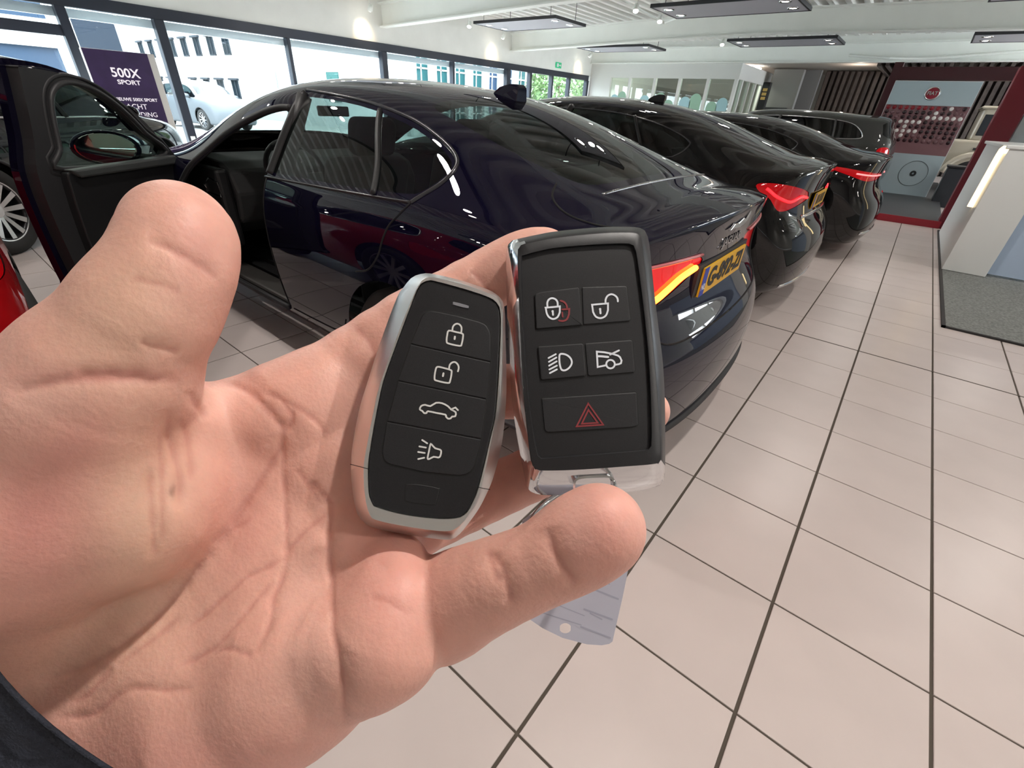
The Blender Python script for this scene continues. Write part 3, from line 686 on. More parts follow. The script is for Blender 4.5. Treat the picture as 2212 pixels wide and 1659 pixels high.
# dark sleeve cuff at the wrist (child: clothing)
def sleeve():
    a0 = np.array([-95.5, 70., 124.]); ax = np.array([-67., 72., -22.]); ax /= np.linalg.norm(ax)
    e2 = np.array([0, 0, 1.]) - ax * ax[2]; e2 /= np.linalg.norm(e2); e1 = np.cross(e2, ax)
    a0 = a0 + e1 * 9.; rows, n = 64, 96; v = []; f = []
    for i in range(rows):
        s = (i - 3) * 4.2 if i > 2 else [4.5, 1.2, -.6][i]
        for k in range(n):
            t = 2 * math.pi * k / n
            wob = 1.3 * math.sin(3 * t + s * .12) + .9 * math.sin(7 * t - s * .2) + 1.1 * math.sin(s * .55 + 1.5 * math.sin(t * 2))
            ra, rb = (59 + wob, 41 + wob) if i else (55, 37)
            edge = 1.6 * math.sin(2 * t + .6) + 1.2 * math.sin(5 * t)
            v.append(a0 + ax * (s + edge) + e1 * ra * math.cos(t) + e2 * rb * math.sin(t))
    for i in range(rows - 1):
        for k in range(n): f.append((i * n + k, i * n + (k + 1) % n, (i + 1) * n + (k + 1) % n, (i + 1) * n + k))
    me = mesh_from('sleeve', cs_world(np.array(v)) - hloc, f, True)
    return link('sleeve', me, mat('navy_cloth', (.018, .021, .032), .9, noise=(300, .35), bump=(1500, .6, .0008)), hand_o)
tag(sleeve(), 'dark navy sleeve cuff')
# ------------------------------------------------------------------ the two car keys, key ring and tag
class KeyPlane:
    """a flat key face: pixel of the photo -> point of the key at height h (mm) above its face"""
    def __init__(s, px, py, d, gx, gy):
        s.c = cs(px, py, d); n = np.array([gx, gy, -1.0]); s.n = n / np.linalg.norm(n)
        s.o = cs_world(s.c)
    def p(s, px, py, h=0.):
        r = cs(px, py, 1.); t = ((s.c + s.n * h) @ s.n) / (r @ s.n)
        return cs_world(r * t) - s.o
def radial(poly, c, n):
    """resample a star-shaped closed outline at n even angles about c"""
    poly = np.array(poly, float) - c; out = []
    a = poly; b = np.roll(poly, -1, 0)
    for k in range(n):
        t = 2 * math.pi * k / n; d = np.array([math.cos(t), math.sin(t)]); best = None
        den = d[0] * (b - a)[:, 1] - d[1] * (b - a)[:, 0]
        with np.errstate(divide='ignore', invalid='ignore'):
            u = (a[:, 1] * d[0] - a[:, 0] * d[1]) / -den
            r = np.where(np.abs(d[0]) > np.abs(d[1]), (a[:, 0] + u * (b - a)[:, 0]) / d[0], (a[:, 1] + u * (b - a)[:, 1]) / d[1])
        ok = (u >= -1e-9) & (u <= 1 + 1e-9) & (r > 0)
        out.append(np.array(c) + d * r[ok].max())
    return out
def grow(poly, e):
    """offset a closed outline outward by e px (negative: inward)"""
    p = np.array(poly, float); a = np.roll(p, 1, 0); b = np.roll(p, -1, 0); t = b - a; t /= np.maximum(np.linalg.norm(t, axis=1, keepdims=True), 1e-9)
    area = .5 * np.sum(p[:, 0] * np.roll(p[:, 1], -1) - np.roll(p[:, 0], -1) * p[:, 1])
    n = np.stack([t[:, 1], -t[:, 0]], 1) * (1 if area > 0 else -1)
    return p + n * e
def loft(K, layers, cap0=True, cap1=True):
    n = len(layers[0][0]); v = []; f = []
    for poly, h in layers: v += [K.p(x, y, h) for x, y in poly]
    for i in range(len(layers) - 1):
        for k in range(n): f.append((i * n + k, i * n + (k + 1) % n, (i + 1) * n + (k + 1) % n, (i + 1) * n + k))
    if cap0: f.append(tuple(range(n))[::-1])
    if cap1: f.append(tuple((len(layers) - 1) * n + k for k in range(n)))
    return MB().add(v, f)
def stroke(K, pts, w, h, t=.10, closed=False, mb=None):
    p = np.array(pts, float); n = len(p); L = []; R = []
    for i in range(n):
        a = p[(i - 1) % n] if (closed or i) else p[i]; b = p[(i + 1) % n] if (closed or i < n - 1) else p[i]
        d1 = p[i] - a; d2 = b - p[i]
        d1 = d1 / np.linalg.norm(d1) if np.linalg.norm(d1) > 0 else d2 / np.linalg.norm(d2)
        d2 = d2 / np.linalg.norm(d2) if np.linalg.norm(d2) > 0 else d1
        q = d1 + d2; q /= max(np.linalg.norm(q), 1e-6); nr = np.array([-q[1], q[0]]); m = 1 / max(q @ d1, .5)
        L.append(p[i] + nr * w / 2 * m); R.append(p[i] - nr * w / 2 * m)
    v = []
    for hh in (h, h + t):
        v += [K.p(x, y, hh) for x, y in L] + [K.p(x, y, hh) for x, y in R]
    f = []
    for i in range(n if closed else n - 1):
        j = (i + 1) % n
        f += [(2 * n + i, 3 * n + i, 3 * n + j, 2 * n + j), (i, 2 * n + i, 2 * n + j, j), (n + i, n + j, 3 * n + j, 3 * n + i)]
    if not closed: f += [(0, n, 3 * n, 2 * n), (n - 1, 3 * n - 1, 4 * n - 1, 2 * n - 1)]
    mb = mb or MB(); mb.add(v, f)
    if not closed:                                   # round caps
        for i in (0, n - 1):
            dot(K, p[i][0], p[i][1], w / 2, h, t * .98, mb)
    return mb
def dot(K, x, y, r, h, t=.1, mb=None, n=12):
    c = [(x + r * math.cos(2 * math.pi * k / n), y + r * math.sin(2 * math.pi * k / n)) for k in range(n)]
    v = [K.p(a, b, h) for a, b in c] + [K.p(a, b, h + t) for a, b in c]
    mb = mb or MB()
    return mb.add(v, [tuple(range(n, 2 * n))] + [(k, (k + 1) % n, n + (k + 1) % n, n + k) for k in range(n)])
def pad(K, poly, h0, h1, bev, m, name, parent):
    p = np.array(poly, float)
    o = loft(K, [(p, h0), (p, h1 - .18), (grow(p, -bev * .4), h1 - .05), (grow(p, -bev), h1)]).build(name, m, parent)
    smooth_angle(o, 10); return o
cv1 = lambda *q: [(740 + x / 5.185, 560 + y / 5.185) for x, y in q]
cv2 = lambda *q: [(740 + x / 4.88, 840 + y / 4.88) for x, y in q]
cv3 = lambda *q: [(1080 + x / 5.529, 480 + y / 5.529) for x, y in q]
cv4 = lambda *q: [(1080 + x / 4.879, 760 + y / 4.879) for x, y in q]
satin = mat('satin_silver', (.74, .73, .72), .30, 1.0, bump=(2500, .05, .0002))
blk = mat('key_black_plastic', (.011, .011, .0125), .40, spec=.40, noise=(4000, .3), bump=(6000, .12, .0002))
blk2 = mat('key_button_rubber', (.013, .013, .0145), .52, spec=.35, noise=(4000, .3), bump=(6000, .15, .0002))
groove = mat('key_groove', (.004, .004, .004), .7)
white = mat('icon_white', (.62, .62, .60), .5); rwhite = mat('icon_cool_white', (.72, .75, .80), .5)
rred = mat('icon_red', (.22, .025, .03), .5)
def split_faces(mb, fn):
    """divide the faces of one shape into several meshes by fn(centre) -> key"""
    v = np.array(mb.v); out = {}
    for f in mb.f:
        out.setdefault(fn(v[list(f)].mean(0), f), []).append(f)
    res = {}
    for k, fs in out.items():
        ids = sorted({i for f in fs for i in f}); mp = {i: j for j, i in enumerate(ids)}
        r = MB(); r.v = [mb.v[i] for i in ids]; r.f = [tuple(mp[i] for i in f) for f in fs]; res[k] = r
    return res
def to_px(K, p):
    q = p + K.o - C0; z = q @ CW; return 1106 + CF * (q @ CR) / z, 829.5 + CF * (q @ CD) / z
# ---- key in the middle: satin silver frame, four stacked buttons
KL = KeyPlane(930, 880, 108., .15, -.22)
kl = thing('car_key', 'silver framed black key fob with four stacked buttons lying on the fingers', 'car key', KL.o)
O_L = [(913.6, 590.9), (936.7, 591.8), (990.7, 604.4), (1040, 620), (1066, 631.4), (1083.3, 646.8), (1090, 668), (1092, 730), (1094, 800), (1093, 870), (1084, 959), (1068, 1024), (1055.6, 1057), (1035, 1098), (1008.4, 1135), (986, 1159.7), (961, 1165.8), (883.4, 1155.6), (811.7, 1141), (785, 1127), (768.7, 1102), (759.5, 1045), (758.4, 995.7), (762.5, 954.8), (776.8, 881), (797, 815), (817, 752.9), (855.7, 646.8), (873, 619), (890.4, 599)]
R_L = [(908, 607), (921, 598.6), (940, 599), (990, 611), (1040, 627), (1064, 637), (1079, 650), (1084.5, 668), (1085, 730), (1081, 800), (1075.5, 881), (1051.5, 1008), (1035, 1069.5), (1012.5, 1114.6), (988, 1141), (963, 1149), (904, 1143), (820, 1127), (797, 1112), (786, 1065), (784, 1012), (789, 973), (812, 857), (832.6, 791.4), (863.4, 706.6), (894, 633)]
B_L = [(913.6, 612), (925, 607), (942.5, 609), (1010, 627.5), (1056, 643.5), (1073, 656), (1080, 675.7), (1080, 733.6), (1071.7, 880), (1058, 950), (1033, 1053), (1016.6, 1092), (1006, 1108.4), (988, 1118), (945, 1119.7), (871, 1110.5), (811.7, 1094), (803.5, 1084), (797.4, 1065), (796, 1010), (801.5, 963), (820, 862), (836.4, 801), (890, 656), (905, 620)]
cL = (930, 880); NA = 168
o_, r_, b_ = (radial(catmull(q, 5), cL, NA) for q in (O_L, R_L, B_L))
oi = [np.array(cL) + (np.array(p) - cL) * .93 for p in o_]
fr = loft(KL, [(oi, -11.), (o_, -8.2), (o_, -6.2), ([.35 * np.array(a) + .65 * np.array(b) for a, b in zip(o_, r_)], -2.6), (r_, -.25), (grow(r_, -1.6), .05), (grow(b_, 1.4), .05), (b_, -.35), (b_, -1.6)], True, True)
def capside(c, f):
    x, y = to_px(KL, c); return 'cap' if y > 1008 + (x - 777) * .174 else 'frame'
sp = split_faces(fr, capside)
for k, nm in (('frame', 'silver_frame'), ('cap', 'end_cap')):
    o = sp[k].build(nm, satin, kl); smooth_angle(o, 40)
tag(kl.children[0], 'satin silver rim')
seam = stroke(KL, [(757, 1003), (775, 1007.5), (797, 1013.5)], 1.6, -.1, .3); seam = stroke(KL, [(1031, 1052), (1044, 1055), (1058, 1057.5)], 1.6, -.1, .3, mb=seam)
o = pad(KL, grow(b_, -.7), -1.55, -.25, 2.2, blk, 'face_plate', kl)
grp = cv1((880, 640), (905, 605), (940, 585), (990, 576), (1040, 580), (1290, 630), (1540, 700), (1590, 722), (1620, 750), (1648, 800), (1660, 850), (1660, 1000), (1655, 1152))
low = cv2((1460, 530), (1400, 780), (1385, 830), (1350, 880), (1300, 908), (1240, 917), (1180, 915), (840, 880), (500, 800), (460, 780), (435, 745), (420, 700), (415, 640), (420, 600), (470, 346))
d1a, d1b = cv1((763, 950), (1655, 1152)); d2a, d2b = cv1((622, 1362), (1608, 1568)); d3a, d3b = (836.3, 910.7), (1039, 948.6)
btn = [grp[:-1] + [d1b, d1a], [d1a, d1b, d2b, d2a], [d2a, d2b, d3b, d3a], [d3a] + low[:-1]]
btn[3] = [d3a, d3b] + low[1:-1]
gp = grow(np.array(grp + [d2b] + low[:-1] + [d3a, d2a, d1a]), 1.8)
loft(KL, [(gp, -.2), (gp, -.19)]).build('button_groove', groove, kl)
for q in btn: pad(KL, grow(q, -1.0), -.6, .02, 1.8, blk2, 'button', kl)
pad(KL, catmull(cv1((1235, 495), (1250, 478), (1400, 518), (1412, 535), (1395, 550), (1245, 512)), 4), -.5, -.08, .6, mat('indicator_lens', (.20, .20, .22), .3), 'indicator_light', kl)
tb = catmull(cv2((690, 1000), (850, 1012), (1010, 1045), (1022, 1060), (985, 1205), (960, 1225), (840, 1218), (680, 1190), (658, 1160), (662, 1030)), 4)
loft(KL, [(grow(tb, 1.4), -.25), (grow(tb, 1.4), -.2)]).build('tab_groove', groove, kl)
pad(KL, tb, -.5, -.12, 1.5, blk, 'release_tab', kl)
w1 = 3.6
ic = stroke(KL, catmull(cv1((1190, 800), (1270, 815), (1340, 833), (1350, 860), (1335, 945), (1312, 970), (1190, 945), (1166, 920), (1172, 850)), 3), w1, .02, closed=True)
ic = stroke(KL, catmull(cv1((1230, 800), (1235, 760), (1255, 732), (1285, 722), (1315, 735), (1333, 770), (1328, 825)), 3, False), w1, .02, mb=ic)
stroke(KL, cv1((1258, 868), (1255, 893)), 4.2, .02, mb=ic).build('lock_symbol', white, kl)
ic = stroke(KL, catmull(cv1((1065, 1205), (1140, 1220), (1208, 1240), (1222, 1265), (1205, 1360), (1180, 1386), (1055, 1360), (1030, 1335), (1042, 1240)), 3), w1, .02, closed=True)
ic = stroke(KL, catmull(cv1((1192, 1232), (1200, 1185), (1225, 1158), (1260, 1152), (1290, 1178), (1301, 1215), (1292, 1255)), 3, False), w1, .02, mb=ic)
stroke(KL, cv1((1130, 1278), (1124, 1308)), 4.2, .02, mb=ic).build('unlock_symbol', white, kl)
ic = stroke(KL, catmull(cv2((815, 208), (830, 180), (870, 168), (925, 182), (985, 147), (1050, 152), (1110, 182), (1145, 218), (1192, 245), (1188, 288), (1155, 292), (1140, 310), (1112, 314), (1090, 292), (1084, 272), (990, 254), (900, 236), (885, 254), (860, 255), (840, 232), (820, 222)), 2), w1, .02, closed=True)
stroke(KL, cv2((1148, 214), (1190, 197), (1216, 224)), w1, .02, mb=ic).build('trunk_symbol', white, kl)
ic = stroke(KL, catmull(cv2((938, 585), (975, 625), (1025, 640), (1040, 660), (1030, 708), (1008, 724), (960, 716), (912, 740), (896, 728), (910, 660), (925, 590)), 2), w1, .02, closed=True)
for q in [((840, 540), (892, 574)), ((810, 607), (878, 619)), ((797, 665), (866, 676)), ((798, 740), (860, 726))]: stroke(KL, cv2(*q), w1, .02, mb=ic)
ic.build('horn_symbol', white, kl)
seam.build('cap_seam', groove, kl)
# ---- key on the right: gloss black with chrome rail and cap
KR = KeyPlane(1270, 780, 121., .12, -.20)
kr = thing('car_key', 'black rectangular key fob with chrome rail and five buttons by the fingertips', 'car key', KR.o)
O_R = [(1107, 519), (1119, 516), (1160, 507), (1206.6, 499), (1297, 490.9), (1360, 490), (1385.7, 493), (1393.5, 499), (1402, 521.6), (1408, 580), (1414.6, 642.8), (1423.6, 715), (1432.5, 790.7), (1436.6, 883), (1436.8, 997.8), (1435, 1034), (1428, 1046), (1416, 1053), (1375, 1061), (1310, 1066), (1244, 1068.5), (1182.5, 1069.5), (1155, 1066), (1142, 1058), (1136, 1044), (1126, 994), (1117, 945), (1110.7, 903.5), (1104, 840), (1100.5, 780.5), (1096.3, 697), (1094, 620), (1093.6, 552), (1097, 530)]
F_R = [(1124, 530), (1160, 520), (1206, 512), (1297, 503), (1360, 501.5), (1376, 504), (1385.5, 514), (1394, 580), (1403, 660), (1413, 760), (1421, 850), (1427, 940), (1427.5, 990), (1420, 1003), (1346, 1010), (1244, 1017), (1170, 1018.5), (1157, 1015), (1150, 1004), (1145, 985), (1136, 905), (1129, 832), (1124, 733), (1119.5, 607), (1118.5, 545)]
P_R = [(1127.5, 560), (1133, 553), (1160, 545), (1206.6, 536), (1297, 529), (1352, 527.5), (1366, 531), (1372, 541), (1384, 624.7), (1398, 751), (1404, 850), (1406, 950), (1402, 966), (1390, 972), (1280, 981), (1180, 989), (1166, 987), (1160, 975), (1147.6, 903.5), (1137, 800), (1130, 680)]
cR = (1270, 780)
o_, f_, p_ = (radial(catmull(q, 5), cR, NA) for q in (O_R, F_R, P_R))
oi = [np.array(cR) + (np.array(p) - cR) * .94 for p in o_]
mid = [.45 * np.array(a) + .55 * np.array(b) for a, b in zip(o_, f_)]
sh = loft(KR, [(oi, -12.5), (o_, -9.), (o_, -7.), (mid, -2.4), (f_, -.2), (grow(f_, -2.), .0), (grow(p_, 1.8), .0), (p_, -.5), (grow(p_, -.4), -.8)], True, True)
def side(c, f):
    x, y = to_px(KR, c)
    nl = min(f) // NA
    if y > 1002 - (x - 1126) * .012 + (14 if x < 1160 and x > 1142 else 0) and nl <= 4 and len(f) < 9: return 'cap'
    if x < 1150 and nl <= 3 and len(f) < 9 and y > 522: return 'rail'
    return 'shell'
sp = split_faces(sh, side)
for k, nm, m in (('shell', 'shell', blk), ('cap', 'end_cap', chrome), ('rail', 'side_rail', chrome)):
    if k in sp: o = sp[k].build(nm, m, kr); smooth_angle(o, 38); tag(o, None if k == 'shell' else 'chrome ' + nm.replace('_', ' '))
B5 = [cv3((412, 880), (425, 855), (480, 832), (930, 776), (950, 800), (985, 1222), (975, 1232), (450, 1278), (430, 1265)),
      cv3((975, 790), (990, 772), (1490, 757), (1518, 775), (1562, 1160), (1545, 1185), (1010, 1228), (992, 1215)),
      [(1161.4, 752), (1164, 748), (1256, 741.5), (1260.5, 745), (1266, 808), (1263, 813), (1172, 821.5), (1168, 818)],
      [(1263, 745), (1265, 741), (1361, 734), (1366.5, 737), (1372, 800), (1369, 805.5), (1274, 813), (1269, 809)],
      cv4((436, 500), (445, 488), (1420, 424), (1440, 435), (1458, 765), (1440, 785), (1390, 800), (510, 854), (485, 845), (465, 805))]
for q in B5: loft(KR, [(grow(q, 1.6), -.78), (grow(q, 1.6), -.72)]).build('button_groove', groove, kr)
for i, q in enumerate(B5): pad(KR, grow(q, -.6), -1.0, -.32 if i in (0, 2) else -.5, 2.0, blk2, 'button', kr)
hh = -.32; w2 = 3.9
ic = stroke(KR, catmull(cv3((568, 1010), (565, 965), (582, 925), (622, 907), (665, 922), (687, 955), (690, 1002)), 3, False), w2, hh)
ic = stroke(KR, cv3((545, 1021), (630, 1014), (715, 1005)) + catmull(cv3((714, 1075), (690, 1130), (640, 1156), (590, 1137), (560, 1092), (548, 1030)), 3, False), w2, hh, closed=True, mb=ic)
dot(KR, *cv3((629, 1064))[0], 2.6, hh, mb=ic); stroke(KR, cv3((631, 1075), (634, 1106)), 4.2, hh, mb=ic).build('lock_symbol', rwhite, kr)
ic = stroke(KR, catmull(cv3((725, 938), (765, 952), (795, 990), (802, 1035)), 3, False), w2, hh)
ic = stroke(KR, cv3((745, 1042), (828, 1036)) + catmull(cv3((824, 1100), (800, 1158), (755, 1180), (706, 1174)), 3, False), w2, hh, mb=ic)
stroke(KR, cv3((744, 1078), (750, 1130)), 3.4, hh, mb=ic).build('red_lock_symbol', rred, kr)
hh = -.5
ic = stroke(KR, cv3((1100, 986), (1190, 978), (1290, 970)) + catmull(cv3((1290, 1050), (1265, 1115), (1205, 1146), (1145, 1127), (1112, 1072)), 3, False), w2, hh, closed=True)
ic = stroke(KR, catmull(cv3((1262, 972), (1262, 925), (1285, 880), (1332, 860), (1380, 880), (1404, 912), (1408, 945)), 3, False), w2, hh, mb=ic)
dot(KR, *cv3((1196, 1038))[0], 2.6, hh, mb=ic); stroke(KR, cv3((1198, 1050), (1201, 1088)), 4.2, hh, mb=ic).build('unlock_symbol', rwhite, kr)
hh = -.32
ic = stroke(KR, catmull(cv4((630, 30), (665, 22), (712, 38), (748, 75), (757, 120), (732, 165), (690, 194), (652, 190), (634, 150), (626, 90)), 3), w2, hh, closed=True)
for q in [((512, 65), (588, 25)), ((516, 105), (594, 60)), ((518, 146), (598, 100)), ((521, 186), (600, 145)), ((526, 224), (600, 185))]: stroke(KR, cv4(*q), 3.6, hh, mb=ic)
ic.build('headlight_symbol', rwhite, kr)
hh = -.5
ic = stroke(KR, cv4((1112, 143), (1030, 160), (1020, -2), (1100, 5), (1180, 20), (1245, 40), (1265, 56), (1281, 92), (1275, 120), (1252, 130), (1216, 136)), w2, hh)
ic = stroke(KR, [cv4((1165 + 45 * math.cos(a), 130 + 45 * math.sin(a)))[0] for a in np.arange(0, 6.28, .4)], w2, hh, closed=True, mb=ic)
ic = stroke(KR, [(1318, 766), (1337, 757)], w2, hh, mb=ic)
stroke(KR, cv4((1030, 46), (1080, 48), (1140, 54)), 4.5, hh, mb=ic).build('trunk_symbol', rwhite, kr)
ic = stroke(KR, cv4((930, 545), (1088, 768), (808, 786)), 3.4, hh, closed=True)
stroke(KR, cv4((932, 612), (1030, 748), (862, 758)), 3.4, hh, closed=True, mb=ic).build('hazard_symbol', rred, kr)
# loop at the foot of the chrome cap
lp = [(1241, 1072), (1241, 1044), (1247, 1035), (1262, 1031), (1305, 1029), (1320, 1032), (1328, 1042), (1329, 1052)]
stroke(KR, catmull(lp, 3, False), 5, -3.2, 2.2).build('ring_loop', chrome, kr)
# ---- split ring (ties key and tag) and tag
rc = cs(1238, 1094, 116); ra_ = cs(1326, 1044, 118) - rc; rb_ = np.array([1.2, 1.8, -9.5])
rp = [cs_world(rc + ra_ * math.cos(t) + rb_ * math.sin(t)) for t in np.linspace(0, 4 * math.pi, 97)]
ro = rp[0]; nz = np.cross(ra_, rb_); nz /= np.linalg.norm(nz)
rp = [cs_world(rc + ra_ * math.cos(t) + rb_ * math.sin(t) + nz * (t / (4 * math.pi) - .5) * 1.6) - ro for t in np.linspace(0, 4 * math.pi, 97)]
rg = MB().tube(rp, .00062, 8).build('key_ring', chrome, None, True); rg.location = ro
tag(rg, 'thin steel split ring hanging from the chrome cap of the right key', 'key ring')
KT = KeyPlane(1250, 1250, 122., .05, -.12)
tg = thing('key_tag', 'white plastic key tag with faint print hanging below the keys', 'key tag', KT.o)
TG = [(1128, 1124), (1160, 1102), (1200, 1088), (1300, 1110), (1366, 1180), (1364, 1196), (1345, 1290), (1323, 1386), (1316, 1391), (1300, 1394), (1268, 1392), (1215, 1378), (1172, 1357), (1140, 1335), (1130, 1250)]
hole = [(1221 + 13 * math.cos(a), 1357 + 11 * math.sin(a)) for a in np.arange(0, 6.28, .45)]
def plate_with_hole(K, out, hol, h0, h1, name, m, parent):
    pts = [Vector(p) for p in out] + [Vector(p) for p in hol]; n, k = len(out), len(hol)
    ed = [(i, (i + 1) % n) for i in range(n)] + [(n + i, n + (i + 1) % k) for i in range(k)]
    vv, _, ff, *_ = delaunay_2d_cdt(pts, ed, [], 0, 1e-6)
    c = np.array(hol).mean(0); fs = []
    for f in ff:
        g = np.mean([vv[i] for i in f], 0)
        if np.linalg.norm(g - c) > 11.5 and point_in(g, out): fs.append(tuple(f))
    N = len(vv); mb = MB().add([K.p(*p, h0) for p in vv] + [K.p(*p, h1) for p in vv], [tuple(reversed(f)) for f in fs] + [tuple(i + N for i in f) for f in fs])
    mb.f += [(a, b, b + N, a + N) for a, b in ed]
    return mb.build(name, m, parent)
def point_in(p, poly):
    x, y = p; c = False; n = len(poly)
    for i in range(n):
        (x1, y1), (x2, y2) = poly[i], poly[i - 1]
        if (y1 > y) != (y2 > y) and x < (x2 - x1) * (y - y1) / (y2 - y1) + x1: c = not c
    return c
plate_with_hole(KT, TG, hole, 0, .6, 'tag_card', mat('tag_plastic', (.44, .44, .51), .35), tg)
pr = None
for a, b, w in [((1275, 1270), (1335, 1294), 4), ((1262, 1316), (1322, 1338), 4), ((1255, 1354), (1318, 1378), 4), ((1160, 1320), (1255, 1350), 2.5), ((1275, 1325), (1300, 1338), 3), ((1330, 1215), (1350, 1228), 2.5), ((1311, 1240), (1316, 1262), 2.5), ((1200, 1305), (1262, 1330), 2)]:
    pr = stroke(KT, [a, b], w, .6, .03, mb=pr)
pr.build('faint_print', mat('tag_print', (.33, .33, .40), .5), tg)
# ------------------------------------------------------------------ cars: smooth shells from control cages, panels cut out of the shell
# local frame: +X forward from the rear bumper, +Y left, Z up
def full_cage(half):
    """half: list of columns of (u, v, z) rows; mirrored about v = 0"""
    ids = {}; V = []
    def vid(p):
        k = (round(p[0], 4), round(p[1], 4), round(p[2], 4))
        if k not in ids: ids[k] = len(V); V.append(p)
        return ids[k]
    F = []
    for i in range(len(half) - 1):
        for j in range(len(half[0]) - 1):
            for s in (1, -1):
                q = [half[i][j], half[i + 1][j], half[i + 1][j + 1], half[i][j + 1]]
                q = [vid((a, b * s if abs(b) > 1e-6 else 0., c)) for a, b, c in q]
                q = [a for k, a in enumerate(q) if a != q[k - 1]]
                if len(q) > 2: F.append(tuple(q) if s > 0 else tuple(q[::-1]))
    return V, F
def subsurf(V, F, lev, crease=None):
    me = mesh_from('shell', V, F)
    if crease:
        at = me.attributes.new('crease_edge', 'FLOAT', 'EDGE')
        for e in me.edges:
            a, b = e.vertices; at.data[e.index].value = crease(me.vertices[a].co, me.vertices[b].co)
    o = bpy.data.objects.new('shell', me); COL.objects.link(o)
    md = o.modifiers.new('s', 'SUBSURF'); md.levels = lev; md.render_levels = lev; md.boundary_smooth = 'PRESERVE_CORNERS'
    dg = bpy.context.evaluated_depsgraph_get(); ev = o.evaluated_get(dg); m2 = ev.to_mesh(); m2.calc_loop_triangles()
    P = np.empty(len(m2.vertices) * 3, np.float32); m2.vertices.foreach_get('co', P)
    N = np.empty(len(m2.vertices) * 3, np.float32); m2.vertices.foreach_get('normal', N)
    T = np.empty(len(m2.loop_triangles) * 3, np.int32); m2.loop_triangles.foreach_get('vertices', T)
    ev.to_mesh_clear(); bpy.data.objects.remove(o); bpy.data.meshes.remove(me)
    return P.reshape(-1, 3).astype(float), N.reshape(-1, 3).astype(float), T.reshape(-1, 3)
def sd_poly(p, poly):
    poly = np.array(poly, float); a = poly; b = np.roll(poly, -1, 0); d = np.full(len(p), 1e9); ins = np.zeros(len(p), bool)
    for q, r in zip(a, b):
        e = r - q; t = np.clip(((p - q) @ e) / max(e @ e, 1e-12), 0, 1); d = np.minimum(d, np.linalg.norm(p - q - t[:, None] * e, axis=1))
        c = ((q[1] > p[:, 1]) != (r[1] > p[:, 1]))
        with np.errstate(divide='ignore', invalid='ignore'): xi = (r[0] - q[0]) * (p[:, 1] - q[1]) / (r[1] - q[1]) + q[0]
        ins ^= c & (p[:, 0] < xi)
    return np.where(ins, -d, d)
class Shell:
    def __init__(s, half, lev, crease=None):
        s.V, s.N, s.T = subsurf(*full_cage(half), lev, crease); s.lab = np.zeros(len(s.T), int); s.names = ['body']
    def cut(s, name, poly, coord, side=None, only=0):
        """carve the closed outline 'poly', given in the 2d coordinates coord(V), out of the shell"""
        tri = np.ones(len(s.T), bool) if only is None else (s.lab == only)
        if side is not None: c = s.V[s.T].mean(1); tri &= side(c)
        ti = np.nonzero(tri)[0]
        phi = np.full(len(s.V), 9.); use = np.unique(s.T[ti]); phi[use] = sd_poly(coord(s.V[use]), poly)
        E = np.sort(np.concatenate([s.T[ti][:, [0, 1]], s.T[ti][:, [1, 2]], s.T[ti][:, [2, 0]]]), 1); E = np.unique(E, axis=0)
        cr = E[(phi[E[:, 0]] < 0) != (phi[E[:, 1]] < 0)]
        t = phi[cr[:, 0]] / (phi[cr[:, 0]] - phi[cr[:, 1]]); order = np.argsort(np.minimum(t, 1 - t))
        moved = set()
        for k in order:
            a, b = cr[k]
            if a in moved or b in moved: continue
            if abs(phi[a]) < 1e-9 or abs(phi[b]) < 1e-9: continue
            q = s.V[a] + (s.V[b] - s.V[a]) * t[k]; m = a if t[k] < .5 else b
            s.V[m] = q; phi[m] = 0.; moved.add(m)
        lab = len(s.names); s.names.append(name)
        pt = phi[s.T[ti]]; s.lab[ti[pt.sum(1) < -1e-7]] = lab
        return lab
    def piece(s, lab, name, m, parent, off=0.):
        f = s.T[s.lab == lab]
        if len(f) == 0: return None
        ids, inv = np.unique(f, return_inverse=True)
        me = mesh_from(name, s.V[ids] + s.N[ids] * off, inv.reshape(-1, 3), True)
        me.normals_split_custom_set_from_vertices([tuple(n) for n in s.N[ids]])
        return link(name, me, m, parent)
    def tree(s):
        from mathutils.bvhtree import BVHTree
        return BVHTree.FromPolygons([tuple(v) for v in s.V], [tuple(int(i) for i in t) for t in s.T])
def bvh_line(tree, pts, axis, start, push=0.):
    out = []
    for p in pts:
        h = tree.ray_cast(Vector(start(p)), Vector(axis))
        if h[0] is not None: out.append(h[0] + Vector(h[1]) * push)
    return out
def cage_from(cols, W, zb, rear, front):
    """cols: list of (u, r6, r7, r8, r9, zc); W, zb: keyed curves; rear/front: wrap columns, ready made"""
    wu, wv = zip(*W); bu, bz = zip(*zb); out = list(rear)
    for u, r6, r7, r8, r9, zc in cols:
        w = np.interp(u, wu, wv); b = np.interp(u, bu, bz); k = b / .96
        out.append([(u, w - .12, .20), (u, w - .045, .235), (u, w - .02, .38), (u, w + .004, .60 * k), (u, w + .0, .83 * k), (u, w - .045, b), (u, *r6), (u, *r7), (u, *r8), (u, *r9), (u, 0., zc)])
    return out + list(front)
def mirror_cols(c): return c
SED_W = [(.3, .885), (.58, .905), (.85, .915), (1.12, .922), (1.4, .927), (2.15, .927), (2.95, .922), (3.65, .91), (4.0, .90), (4.3, .865)]
SED_ZB = [(.3, .985), (.58, .995), (.85, .995), (1.12, .985), (1.4, .972), (2.15, .953), (2.95, .935), (3.65, .91), (4.0, .885), (4.3, .83)]
